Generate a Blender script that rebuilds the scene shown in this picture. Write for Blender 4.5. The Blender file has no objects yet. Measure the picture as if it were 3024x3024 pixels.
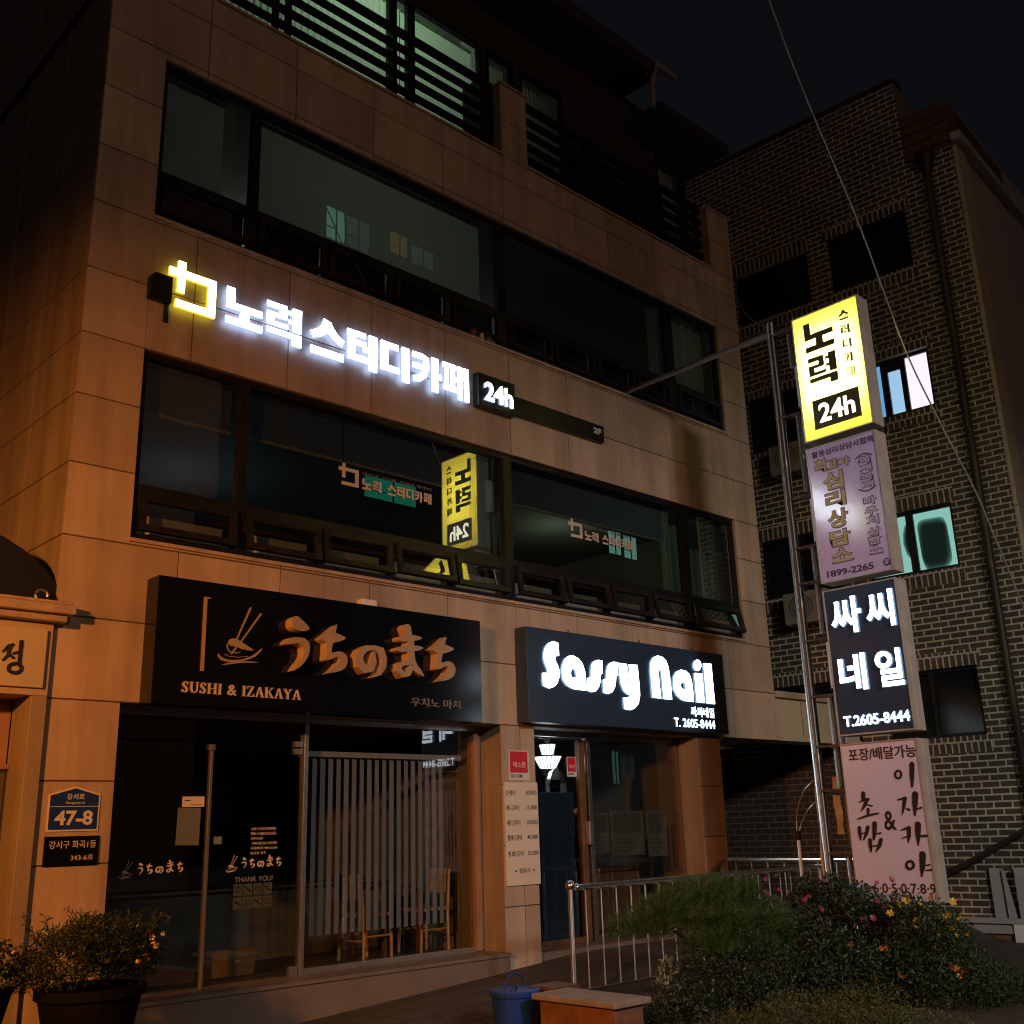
import bpy, math, random
from mathutils import Matrix, Vector
random.seed(7)
R = math.radians
SC = bpy.context.scene
COL = SC.collection

# ---------------------------------------------------------------- camera, sky, lamps, exposure
cam_d = bpy.data.cameras.new('camera'); cam = bpy.data.objects.new('camera', cam_d); COL.objects.link(cam)
yaw, pitch, roll, F = 0.76611652, 0.29020726, -0.0311232, 3147.18
cy_, sy_, cp_, sp_ = math.cos(yaw), math.sin(yaw), math.cos(pitch), math.sin(pitch)
fw = Vector((sy_*cp_, cy_*cp_, sp_)); rt = Vector((cy_, -sy_, 0)); up = rt.cross(fw)
cr_, sr_ = math.cos(roll), math.sin(roll)
rt2 = rt*cr_ + up*sr_; up2 = up*cr_ - rt*sr_
CAMP = Vector((-3.305, -9.0, 1.6))
m = Matrix((rt2, up2, -fw)).transposed().to_4x4(); m.translation = CAMP
cam.matrix_world = m
cam_d.sensor_width = 36.0; cam_d.lens = F/3024*36.0
cam_d.clip_start = 0.05; cam_d.clip_end = 400
SC.camera = cam

w = bpy.data.worlds.new('World'); SC.world = w; w.use_nodes = True
nt = w.node_tree; nt.nodes.clear()
wo = nt.nodes.new('ShaderNodeOutputWorld'); bg = nt.nodes.new('ShaderNodeBackground')
rgb = nt.nodes.new('ShaderNodeRGB'); rgb.outputs[0].default_value = (0.0028, 0.0033, 0.0042, 1)   # city night sky
bg.inputs['Strength'].default_value = 1.0
nt.links.new(rgb.outputs[0], bg.inputs['Color']); nt.links.new(bg.outputs[0], wo.inputs['Surface'])

def lamp(name, kind, loc, energy, color, aim=None, size=0.1, spot=None, blend=1.0):
    d = bpy.data.lights.new(name, kind); d.energy = energy; d.color = color
    if kind in ('POINT', 'SPOT'): d.shadow_soft_size = size
    if kind == 'SPOT': d.spot_size = R(spot); d.spot_blend = blend
    o = bpy.data.objects.new(name, d); COL.objects.link(o); o.location = loc
    if aim is not None: o.rotation_euler = (Vector(aim)-Vector(loc)).to_track_quat('-Z', 'Y').to_euler()
    return o
# the street lamps that light the frontage: a sodium lamp close on the left, a paler one down the street behind
lamp('sodium_street_light', 'SPOT', (-6.8, -6.0, 4.3), 3000, (1.0, 0.31, 0.045), aim=(0.6, 0.3, 0.9), size=0.2, spot=82)
lamp('far_street_light', 'SPOT', (1.5, -17.0, 8.0), 3400, (1.0, 0.90, 0.77), aim=(9.5, -1.2, 0.2), size=0.8, spot=58)
lamp('distant_warm_fill', 'POINT', (-3.0, -22.0, 9.0), 1150, (1.0, 0.54, 0.33), size=0.5)  # added weak warm fill, brightens the upper wall
SC.view_settings.view_transform = 'Standard'; SC.view_settings.look = 'None'
SC.view_settings.exposure = 0.25; SC.view_settings.gamma = 1.0; SC.view_settings.use_curve_mapping = False
SC.cycles.use_denoising = True
SC.cycles.filter_width = 1.1
SC.cycles.max_bounces = 8; SC.cycles.transparent_max_bounces = 16
SC.cycles.caustics_reflective = False; SC.cycles.caustics_refractive = False
SC.cycles.sample_clamp_indirect = 4.0

# ---------------------------------------------------------------- materials
def nodes(name):
    mt = bpy.data.materials.new(name); mt.use_nodes = True
    n = mt.node_tree.nodes; l = mt.node_tree.links; n.clear()
    out = n.new('ShaderNodeOutputMaterial')
    return mt, n, l, out
def mat(name, col, rough=0.6, metal=0.0, spec=0.5, var=0.0, vs=8.0, speck=0.0, bump=0.0, bs=120.0, island=0.0, coat=0.0, detail=4.0, streak=0.0):
    mt, n, l, out = nodes(name)
    b = n.new('ShaderNodeBsdfPrincipled'); l.new(b.outputs[0], out.inputs[0])
    b.inputs['Roughness'].default_value = rough; b.inputs['Metallic'].default_value = metal
    b.inputs['Specular IOR Level'].default_value = spec
    if coat: b.inputs['Coat Weight'].default_value = coat; b.inputs['Coat Roughness'].default_value = 0.08
    c = n.new('ShaderNodeRGB'); c.outputs[0].default_value = (*col, 1); last = c.outputs[0]
    tc = n.new('ShaderNodeTexCoord')
    def mul(fac_out, lo, hi):
        nonlocal last
        mr = n.new('ShaderNodeMapRange'); mr.inputs['To Min'].default_value = lo; mr.inputs['To Max'].default_value = hi
        l.new(fac_out, mr.inputs['Value'])
        mx = n.new('ShaderNodeVectorMath'); mx.operation = 'SCALE'
        l.new(last, mx.inputs[0]); l.new(mr.outputs[0], mx.inputs['Scale']); last = mx.outputs[0]
        return mr
    if var:
        t = n.new('ShaderNodeTexNoise'); t.inputs['Scale'].default_value = vs; t.inputs['Detail'].default_value = detail
        l.new(tc.outputs['Object'], t.inputs['Vector'])
        r = mul(t.outputs['Fac'], 1-var, 1+var); r.inputs['From Min'].default_value = .25; r.inputs['From Max'].default_value = .75
    if speck:
        t = n.new('ShaderNodeTexNoise'); t.inputs['Scale'].default_value = 130; t.inputs['Detail'].default_value = 2
        l.new(tc.outputs['Object'], t.inputs['Vector'])
        r = mul(t.outputs['Fac'], 1-speck, 1+speck); r.inputs['From Min'].default_value = .3; r.inputs['From Max'].default_value = .7
    if streak:
        mpn = n.new('ShaderNodeMapping'); mpn.inputs['Scale'].default_value = (4.5, 4.5, .35); l.new(tc.outputs['Object'], mpn.inputs['Vector'])
        t = n.new('ShaderNodeTexNoise'); t.inputs['Scale'].default_value = 1.0; t.inputs['Detail'].default_value = 6; t.inputs['Roughness'].default_value = .65
        l.new(mpn.outputs[0], t.inputs['Vector']); r = mul(t.outputs['Fac'], 1-streak, 1+.4*streak); r.inputs['From Min'].default_value = .3; r.inputs['From Max'].default_value = .6
    if island:
        g = n.new('ShaderNodeNewGeometry'); mul(g.outputs['Random Per Island'], 1-island, 1+island)
    l.new(last, b.inputs['Base Color'])
    if bump:
        t = n.new('ShaderNodeTexNoise'); t.inputs['Scale'].default_value = bs; t.inputs['Detail'].default_value = 3
        l.new(tc.outputs['Object'], t.inputs['Vector'])
        bp = n.new('ShaderNodeBump'); bp.inputs['Strength'].default_value = bump; bp.inputs['Distance'].default_value = 0.01
        l.new(t.outputs['Fac'], bp.inputs['Height']); l.new(bp.outputs[0], b.inputs['Normal'])
    return mt
def chrome(name, col, rough):
    mt, n, l, out = nodes(name)
    b = n.new('ShaderNodeBsdfPrincipled'); b.inputs['Base Color'].default_value = (*col, 1); b.inputs['Metallic'].default_value = 1; b.inputs['Roughness'].default_value = rough
    b.inputs['Anisotropic'].default_value = .95; b.inputs['Anisotropic Rotation'].default_value = .25
    t = n.new('ShaderNodeTangent'); t.direction_type = 'RADIAL'; t.axis = 'Z'; l.new(t.outputs[0], b.inputs['Tangent'])
    l.new(b.outputs[0], out.inputs[0]); return mt
def emit(name, col, s):
    mt, n, l, out = nodes(name)
    e = n.new('ShaderNodeEmission'); e.inputs[0].default_value = (*col, 1); e.inputs[1].default_value = s
    l.new(e.outputs[0], out.inputs[0]); return mt
def glass(name, tint, ior=1.6, rough=0.0, body=None, bodyfac=0.0, wavy=0.0):
    mt, n, l, out = nodes(name)
    fr = n.new('ShaderNodeFresnel'); ge = n.new('ShaderNodeNewGeometry'); mp = n.new('ShaderNodeMapRange')
    mp.inputs['To Min'].default_value = ior; mp.inputs['To Max'].default_value = 1/ior; l.new(ge.outputs['Backfacing'], mp.inputs['Value']); l.new(mp.outputs[0], fr.inputs[0])
    tr = n.new('ShaderNodeBsdfTransparent'); tr.inputs[0].default_value = (*tint, 1)
    gl = n.new('ShaderNodeBsdfGlossy'); gl.inputs['Roughness'].default_value = rough; gl.inputs[0].default_value = (1, 1, 1, 1)
    a = tr.outputs[0]
    if bodyfac:
        d = n.new('ShaderNodeBsdfDiffuse'); d.inputs[0].default_value = (*body, 1)
        mx0 = n.new('ShaderNodeMixShader'); mx0.inputs[0].default_value = bodyfac
        l.new(tr.outputs[0], mx0.inputs[1]); l.new(d.outputs[0], mx0.inputs[2]); a = mx0.outputs[0]
    if wavy:
        tc = n.new('ShaderNodeTexCoord'); t = n.new('ShaderNodeTexNoise'); t.inputs['Scale'].default_value = 1.3
        l.new(tc.outputs['Object'], t.inputs['Vector']); bp = n.new('ShaderNodeBump'); bp.inputs['Strength'].default_value = wavy; bp.inputs['Distance'].default_value = 0.02
        l.new(t.outputs['Fac'], bp.inputs['Height']); l.new(bp.outputs[0], gl.inputs['Normal'])
    mx = n.new('ShaderNodeMixShader'); l.new(fr.outputs[0], mx.inputs[0]); l.new(a, mx.inputs[1]); l.new(gl.outputs[0], mx.inputs[2])
    l.new(mx.outputs[0], out.inputs[0]); return mt
def acrylic(name, col, transl, rough=0.3, stripes=0.0):
    mt, n, l, out = nodes(name)
    t = n.new('ShaderNodeBsdfTranslucent'); t.inputs[0].default_value = (*col, 1)
    b = n.new('ShaderNodeBsdfPrincipled'); b.inputs['Base Color'].default_value = (*col, 1); b.inputs['Roughness'].default_value = rough
    b.inputs['Specular IOR Level'].default_value = 1.0; b.inputs['IOR'].default_value = 1.75
    mx = n.new('ShaderNodeMixShader'); mx.inputs[0].default_value = transl
    l.new(b.outputs[0], mx.inputs[1]); l.new(t.outputs[0], mx.inputs[2]); l.new(mx.outputs[0], out.inputs[0]); return mt
def brickmat(name, c1, c2, mortar, bw, bh, ms):
    mt, n, l, out = nodes(name)
    b = n.new('ShaderNodeBsdfPrincipled'); l.new(b.outputs[0], out.inputs[0]); b.inputs['Roughness'].default_value = .85
    tc = n.new('ShaderNodeTexCoord'); uv = n.new('ShaderNodeUVMap')
    br = n.new('ShaderNodeTexBrick'); l.new(uv.outputs[0], br.inputs['Vector'])
    br.inputs['Scale'].default_value = 1.0; br.inputs['Brick Width'].default_value = bw; br.inputs['Row Height'].default_value = bh
    br.inputs['Mortar Size'].default_value = ms; br.inputs['Mortar Smooth'].default_value = 0.15; br.inputs['Bias'].default_value = -0.1
    br.inputs['Color1'].default_value = (*c1, 1); br.inputs['Color2'].default_value = (*c2, 1); br.inputs['Mortar'].default_value = (*mortar, 1)
    t = n.new('ShaderNodeTexNoise'); t.inputs['Scale'].default_value = 25; t.inputs['Detail'].default_value = 5; l.new(tc.outputs['Object'], t.inputs['Vector'])
    t2 = n.new('ShaderNodeTexNoise'); t2.inputs['Scale'].default_value = .9; l.new(tc.outputs['Object'], t2.inputs['Vector'])
    ad = n.new('ShaderNodeMath'); ad.operation = 'ADD'; l.new(t.outputs['Fac'], ad.inputs[0]); l.new(t2.outputs['Fac'], ad.inputs[1])
    mr = n.new('ShaderNodeMapRange'); mr.inputs['From Min'].default_value = .6; mr.inputs['From Max'].default_value = 1.4; mr.inputs['To Min'].default_value = .65; mr.inputs['To Max'].default_value = 1.35
    l.new(ad.outputs[0], mr.inputs['Value'])
    mx = n.new('ShaderNodeVectorMath'); mx.operation = 'SCALE'; l.new(br.outputs['Color'], mx.inputs[0]); l.new(mr.outputs[0], mx.inputs['Scale'])
    l.new(mx.outputs[0], b.inputs['Base Color'])
    bp = n.new('ShaderNodeBump'); bp.inputs['Strength'].default_value = .8; bp.inputs['Distance'].default_value = 0.012; bp.invert = True
    l.new(br.outputs['Fac'], bp.inputs['Height']); l.new(bp.outputs[0], b.inputs['Normal']); return mt

M = {}
M['granite'] = mat('granite', (.42, .325, .255), .55, var=.12, vs=2.2, speck=.24, island=.15, bump=.12, streak=.24)
M['granite_shaded'] = mat('granite_shaded', (.29, .235, .185), .6, streak=.25, var=.14, vs=1.5, speck=.2, bump=.1)  # darker copy of the granite, shade of the side faces put into the colour
M['granite_dark'] = mat('granite_dark', (.17, .145, .13), .45, var=.12, vs=3, speck=.25, bump=.1)
M['joint'] = mat('joint', (.10, .08, .07), .9)
M['frame'] = mat('window_frame', (.010, .010, .014), .5, spec=.2, var=.2, vs=5)
M['frame_worn'] = mat('worn_window_frame', (.014, .013, .014), .5, spec=.2, var=.5, vs=9)
M['alu'] = mat('aluminium', (.55, .55, .56), .35, metal=.9, var=.15, vs=12)
M['alu_edge'] = mat('sign_edge', (.52, .46, .43), .42, metal=.25, var=.16, vs=5)
M['steel'] = mat('stainless_steel', (.78, .78, .79), .24, metal=1.0, var=.05, vs=3)
M['chrome'] = chrome('polished_tube', (.88, .88, .90), .36)
M['steel_dull'] = mat('dull_steel', (.34, .33, .32), .35, metal=.9, var=.3, vs=14)
M['rust'] = mat('rusty_bracket', (.12, .085, .07), .75, var=.45, vs=22)
M['black'] = mat('black_panel', (.008, .009, .012), .42, var=.2, vs=4)
M['black_gloss'] = mat('black_gloss_panel', (.004, .006, .010), .16, var=.25, vs=2)
M['ink'] = mat('black_ink', (.018, .015, .02), .5)
M['ink_brown'] = mat('dark_vinyl', (.050, .040, .006), .5)
M['cream'] = mat('cream_vinyl', (.62, .53, .46), .5)
M['cream_dim'] = mat('grey_vinyl', (.22, .21, .2), .6)
M['white'] = mat('white_paint', (.78, .78, .79), .4, var=.06, vs=5)
M['offwhite'] = mat('ivory_board', (.66, .59, .50), .5, var=.05, vs=2)
M['kana_face'] = mat('letter_bronze', (.40, .29, .19), .45, var=.08, vs=6)
M['kana_side'] = mat('letter_side', (.62, .44, .25), .4)
M['glass_dark'] = glass('tinted_glass', (.42, .48, .47), 3.1, wavy=.012)
M['glass_shop'] = glass('shop_glass', (.74, .78, .78), 1.6, wavy=.006)
M['glass_up'] = glass('upper_glass', (.50, .56, .54), 2.1, wavy=.02)
M['room'] = mat('dark_room', (.17, .165, .16), .8, var=.2, vs=1)
M['room_floor'] = mat('room_floor', (.10, .075, .06), .35)
M['blind'] = acrylic('roller_blind', (.20, .25, .33), .5, .8)
M['blind_bar'] = mat('blind_bar', (.50, .48, .43), .5)
M['blind_pale'] = acrylic('pale_blind', (.42, .46, .42), .6, .8)
M['curtain_green'] = acrylic('green_curtain', (.52, .62, .50), .65, .8)
M['slat'] = mat('vertical_blind', (.27, .27, .29), .7, var=.06, vs=4)
M['wood'] = mat('chair_wood', (.50, .29, .13), .45, var=.2, vs=12)
M['wood_dark'] = mat('dark_wood', (.13, .065, .035), .4, var=.25, vs=10)
M['copper'] = mat('door_jamb', (.30, .17, .10), .5, var=.15, vs=4)
M['yellow_face'] = acrylic('yellow_acrylic', (.97, .85, .10), .75, .3)
M['pink_face'] = acrylic('lilac_sign_face', (.80, .62, 1.0), .12, .14)
M['pink_face2'] = acrylic('pale_pink_sign_face', (.86, .76, 1.0), .10, .26)
M['nail_face'] = mat('slate_sign_face', (.028, .050, .095), .36, var=.12, vs=4)
M['tube'] = emit('fluorescent_tube', (1.0, .97, .90), 190)
M['lit_white'] = emit('lit_letter', (.84, .92, 1.0), 15.0)
M['lit_white_side'] = emit('lit_letter_side', (.55, .72, 1.0), .7)
M['lit_nail'] = emit('lit_nail_letter', (.84, .94, 1.0), 5.0)
M['lit_nail_side'] = emit('lit_nail_side', (.40, .65, .95), .55)
M['halo'] = emit('letter_backlight', (.36, .54, 1.0), 4.2)
M['halo_yellow'] = emit('logo_backlight', (1.0, .85, .05), 1.6)
M['lit_yellow'] = emit('lit_yellow_letter', (1.0, .93, .38), 5.0)
M['lit_yellow_side'] = emit('lit_yellow_side', (1.0, .86, .03), .75)
M['gold_vinyl'] = mat('gold_vinyl', (.58, .46, .16), .5)
M['purple_line'] = mat('purple_outline', (.16, .10, .24), .6)
M['lilac_pale'] = mat('pale_lilac_print', (.62, .52, .72), .5)
M['navy'] = mat('navy_print', (.03, .025, .08), .5)
M['blue_plate'] = mat('blue_enamel', (.012, .035, .21), .35)
M['red'] = mat('red_sticker', (.55, .02, .045), .45)
M['bin'] = mat('blue_plastic', (.012, .055, .34), .38, var=.1, vs=6)
M['brick'] = brickmat('dark_brick', (.066, .052, .043), (.043, .036, .032), (.42, .42, .36), .27, .1, .014)
M['brick_shaded'] = brickmat('passage_shade_brick', (.042, .030, .026), (.028, .022, .02), (.12, .10, .08), .27, .1, .012)  # darker brick and mortar, with the passage's shade painted in
M['soldier'] = brickmat('soldier_brick', (.066, .052, .043), (.043, .036, .032), (.42, .42, .36), .1, .27, .014)
M['brick_red'] = mat('red_brown_stone', (.20, .095, .06), .8, var=.25, vs=9, bump=.3)
M['stone_cap'] = mat('stone_cap', (.27, .235, .22), .75, var=.22, vs=10, speck=.2, bump=.3)
M['panel_stone'] = mat('pale_stone_panel', (.46, .40, .30), .6, var=.08, vs=2, speck=.12)
M['grey_stone'] = mat('grey_stone', (.36, .36, .37), .7, var=.12, vs=4, speck=.15)
M['black_pipe'] = mat('black_pipe', (.018, .017, .017), .55)
M['night_glass'] = mat('night_glass', (.005, .011, .013), .12, spec=.12)
M['silhouette'] = glass('sheer_curtain', (.46, .50, .48), 1.01, body=(.06,.09,.075), bodyfac=.25)
M['print_grey'] = mat('faded_print', (.055, .06, .05), .7)
M['poster'] = mat('faded_poster', (.095,.095,.085), .5, var=.35, vs=7)
M['dark_backing'] = mat('dark_backing', (.028, .032, .055), .7)  # dark blue for the sheets added behind the upper vents
M['handle'] = mat('brushed_handle', (.42,.36,.34), .3, metal=.8)
M['lit_blue'] = emit('lit_blue_pane', (.16, .50, .85), .62)
M['lit_blue2'] = emit('lit_pale_blue_pane', (.36, .62, .86), .78)
M['lit_pane'] = emit('lit_white_pane', (.90, .86, .97), .92)
M['lit_teal'] = emit('lit_teal_pane', (.36, .78, .66), .55)
M['leaf_pot'] = mat('feathery_leaf', (.013, .028, .007), .6, island=.5)
M['leaf'] = mat('leaf', (.020, .044, .011), .55, island=.55)
M['leaf2'] = mat('dark_leaf', (.014, .032, .014), .5, island=.5)
M['leaf3'] = mat('hedge_leaf', (.06, .075, .018), .55, island=.5)
M['leaf_pale'] = mat('silver_leaf', (.13, .17, .14), .5, island=.4)
M['needle'] = mat('pine_needle', (.032, .078, .013), .5, island=.45)
M['bark'] = mat('bark', (.07, .05, .035), .9, var=.3, vs=30, bump=.5)
M['fl_magenta'] = mat('magenta_petal', (.24, .012, .075), .5, island=.35)
M['fl_yellow'] = mat('yellow_petal', (.55, .36, .02), .5, island=.3)
M['fl_orange'] = mat('orange_petal', (.6, .19, .02), .5, island=.3)
M['fl_pale'] = mat('pale_petal', (.5, .36, .22), .5, island=.3)
M['soil'] = mat('soil', (.04, .03, .022), .95, var=.3, vs=20, bump=.6)
M['pot'] = mat('black_pot', (.004, .004, .004), .8, spec=.1, var=.2, vs=8)
M['paver'] = brickmat('paving', (.062, .052, .046), (.044, .037, .034), (.02, .018, .017), .6, .3, .008)
M['wood_pale'] = mat('pale_board', (.22,.15,.07), .6, var=.2, vs=6)
M['asphalt'] = mat('asphalt', (.05, .048, .047), .85, var=.25, vs=4, speck=.3, bump=.4)
M['crystal'] = emit('lit_crystal', (.95, .97, 1.0), 2.6)
M['crystal_hot'] = emit('lit_bulb', (1.0, .98, .95), 4.0)
M['curtain_navy'] = mat('navy_door', (.035, .055, .095), .8, var=.2, vs=5)
M['paper'] = mat('paper', (.60, .60, .55), .6)
M['paper_grey'] = mat('grey_paper', (.13, .14, .125), .6)
M['dark_fascia'] = mat('dark_fascia', (.03, .028, .027), .6, var=.2, vs=4)
M['cable'] = mat('cable_sheath', (.22, .22, .23), .25, spec=.8)
M['concrete'] = mat('concrete', (.20, .19, .18), .8, var=.2, vs=3, speck=.2)

# ---------------------------------------------------------------- mesh tools
class MB:
    def __init__(s): s.v = []; s.f = []; s.m = []; s.uv = None
    def add(s, vs, fs, mi=0):
        o = len(s.v); s.v += [tuple(map(float, p)) for p in vs]
        for f in fs: s.f.append([i+o for i in f]); s.m.append(mi)
        return s
    def box(s, x0, x1, y0, y1, z0, z1, mi=0):
        return s.add([(x0,y0,z0),(x1,y0,z0),(x1,y1,z0),(x0,y1,z0),(x0,y0,z1),(x1,y0,z1),(x1,y1,z1),(x0,y1,z1)],
                     [(0,3,2,1),(4,5,6,7),(0,1,5,4),(1,2,6,5),(2,3,7,6),(3,0,4,7)], mi)
    def bx(s, P, u0, u1, v0, v1, d0, d1, mi=0):
        vs = [P(u,v,d) for d in (d0,d1) for (u,v) in ((u0,v0),(u1,v0),(u1,v1),(u0,v1))]
        return s.add(vs, [(0,3,2,1),(4,5,6,7),(0,1,5,4),(1,2,6,5),(2,3,7,6),(3,0,4,7)], mi)
    def quad(s, a, b, c, d, mi=0): return s.add([a,b,c,d], [(0,1,2,3)], mi)
    def prism(s, pts, P, d0, d1, mi=0, ms=None, mb_=None):
        n = len(pts); ms = mi if ms is None else ms
        vs = [P(u,v,d1) for u,v in pts] + [P(u,v,d0) for u,v in pts]
        s.add(vs, [tuple(range(n))], mi); o = len(s.v)-2*n
        if mb_ is not None: s.f.append([o+n+i for i in range(n)]); s.m.append(mb_)
        for i in range(n):
            j = (i+1) % n; s.f.append([o+i, o+j, o+n+j, o+n+i]); s.m.append(ms)
        return s
    def stroke(s, pts, P, d0, d1, mi=0, ms=None, cap=True, mb_=None):
        ms = mi if ms is None else ms
        p = [tuple(q) for q in pts]; closed = math.dist(p[0][:2], p[-1][:2]) < 1e-4 and len(p) > 3
        if cap and not closed:
            def end(a, b):
                L = math.dist(a[:2], b[:2]) or 1; dx, dy = (a[0]-b[0])/L, (a[1]-b[1])/L; r = a[2]/2
                return [(a[0]+dx*r*math.sin(t), a[1]+dy*r*math.sin(t), 2*r*math.cos(t)) for t in (.45,.9,1.35)]
            p = list(reversed(end(p[0], p[1]))) + p + end(p[-1], p[-2])
        n = len(p); Ls = []; Rs = []
        for i in range(n):
            a = p[i-1] if i else (p[-2] if closed else p[0]); b = p[i+1] if i < n-1 else (p[1] if closed else p[-1])
            L = math.dist(a[:2], b[:2]) or 1; nx, ny = -(b[1]-a[1])/L*p[i][2]/2, (b[0]-a[0])/L*p[i][2]/2
            Ls.append((p[i][0]+nx, p[i][1]+ny)); Rs.append((p[i][0]-nx, p[i][1]-ny))
        vs = [P(*q, d1) for q in Ls]+[P(*q, d1) for q in Rs]+[P(*q, d0) for q in Ls]+[P(*q, d0) for q in Rs]
        o = len(s.v); s.v += [tuple(map(float, q)) for q in vs]
        for i in range(n-1):
            s.f.append([o+i, o+i+1, o+n+i+1, o+n+i]); s.m.append(mi)
            if mb_ is not None: s.f.append([o+2*n+i, o+2*n+i+1, o+3*n+i+1, o+3*n+i]); s.m.append(mb_)
            s.f.append([o+i, o+i+1, o+2*n+i+1, o+2*n+i]); s.m.append(ms)
            s.f.append([o+n+i, o+n+i+1, o+3*n+i+1, o+3*n+i]); s.m.append(ms)
        if not closed:
            for i in (0, n-1): s.f.append([o+i, o+n+i, o+3*n+i, o+2*n+i]); s.m.append(ms)
        return s
    def tube(s, path, r, n=8, mi=0, cap=True):
        path = [Vector(q) for q in path]; o = len(s.v); k = len(path)
        rr = r if isinstance(r, (list, tuple)) else [r]*k
        for i, q in enumerate(path):
            t = (path[min(i+1,k-1)]-path[max(i-1,0)]).normalized()
            a = t.cross(Vector((0,0,1)) if abs(t.z) < .95 else Vector((1,0,0))).normalized(); b = t.cross(a)
            for j in range(n):
                an = 2*math.pi*j/n; s.v.append(tuple(q + (a*math.cos(an)+b*math.sin(an))*rr[i]))
        for i in range(k-1):
            for j in range(n):
                s.f.append([o+i*n+j, o+i*n+(j+1)%n, o+(i+1)*n+(j+1)%n, o+(i+1)*n+j]); s.m.append(mi)
        if cap:
            s.f.append([o+j for j in range(n)]); s.m.append(mi); s.f.append([o+(k-1)*n+j for j in range(n)]); s.m.append(mi)
        return s
    def lathe(s, c, prof, n=24, mi=0):
        o = len(s.v); k = len(prof)
        for r, z in prof:
            for j in range(n):
                a = 2*math.pi*j/n; s.v.append((c[0]+r*math.cos(a), c[1]+r*math.sin(a), c[2]+z))
        for i in range(k-1):
            for j in range(n):
                s.f.append([o+i*n+j, o+i*n+(j+1)%n, o+(i+1)*n+(j+1)%n, o+(i+1)*n+j]); s.m.append(mi)
        return s
    def build(s, name, mats, parent=None, smooth=False, bevel=0.0):
        root = parent
        org = Vector((0,0,0)) if parent is None else Vector(parent.get('_o', (0,0,0)))
        me = bpy.data.meshes.new(name)
        me.from_pydata([tuple(Vector(q)-org) for q in s.v], [], s.f)
        if not isinstance(mats, (list, tuple)): mats = [mats]
        for q in mats: me.materials.append(q)
        me.polygons.foreach_set('material_index', s.m)
        if smooth: me.polygons.foreach_set('use_smooth', [True]*len(me.polygons))
        if s.uv is not None:
            l = me.uv_layers.new(name='UVMap'); flat = []
            for p in me.polygons:
                for vi in p.vertices:
                    u, v = s.uv(s.v[vi], p.index); flat += [u, v]
            l.data.foreach_set('uv', flat)
        me.validate(); me.update()
        o = bpy.data.objects.new(name, me); COL.objects.link(o)
        if parent is not None:
            o.parent = parent; o['_o'] = tuple(org)
        if bevel:
            bm_ = o.modifiers.new('bevel', 'BEVEL'); bm_.width = bevel; bm_.segments = 2; bm_.limit_method = 'ANGLE'
        return o
def thing(name, label, cat, loc=(0,0,0), group=None):
    o = bpy.data.objects.new(name, None); COL.objects.link(o); o.location = loc; o['_o'] = tuple(loc)
    o.empty_display_size = .2
    o['label'] = label; o['category'] = cat
    if group: o['group'] = group
    return o
def tag(o, label, cat, group=None):
    o['label'] = label; o['category'] = cat
    if group: o['group'] = group
    return o
def fac(Y): return lambda u, v, d: (u, Y-d, v)              # street-facing plane, d towards the street
def twr(u, v, d): return (7.5-d, -2.83-u, v)                # projecting sign faces, seen from the left
_tc = {}
def text_mesh(body, bold=0.0, align='LEFT', spacing=1.0, line=1.0):
    key = (body, bold, align, spacing, line)
    if key in _tc: return _tc[key]
    cu = bpy.data.curves.new('tmp_text', 'FONT'); cu.body = body; cu.size = 1.0; cu.extrude = 0.5; cu.offset = bold
    cu.resolution_u = 3; cu.align_x = align; cu.space_character = spacing; cu.space_line = line
    o = bpy.data.objects.new('tmp_text', cu); COL.objects.link(o)
    bpy.context.view_layer.update()
    dg = bpy.context.evaluated_depsgraph_get(); me = o.evaluated_get(dg).to_mesh()
    vs = [tuple(v.co) for v in me.vertices]; fs = [tuple(p.vertices) for p in me.polygons]
    # front, side and back faces told apart by normal
    ms = [0 if abs(p.normal.z) > .5 else 1 for p in me.polygons]
    o.evaluated_get(dg).to_mesh_clear(); bpy.data.objects.remove(o); bpy.data.curves.remove(cu)
    _tc[key] = (vs, fs, ms); return _tc[key]
def put_text(mb, body, P, u0, u1, v0, v1, d0, d1, bold=0.0, mi=0, ms=None, align='LEFT', spacing=1.0, line=1.0):
    vs, fs, fm = text_mesh(body, bold, align, spacing, line)
    if not vs: return
    xs = [q[0] for q in vs]; ys = [q[1] for q in vs]; x0, x1, y0, y1 = min(xs), max(xs), min(ys), max(ys)
    ms = mi if ms is None else ms
    o = len(mb.v)
    for x, y, z in vs:
        mb.v.append(tuple(map(float, P(u0+(x-x0)/(x1-x0)*(u1-u0), v0+(y-y0)/(y1-y0)*(v1-v0), d0+(z+.5)*(d1-d0)))))
    for f, k in zip(fs, fm): mb.f.append([i+o for i in f]); mb.m.append(mi if k == 0 else ms)
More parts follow.
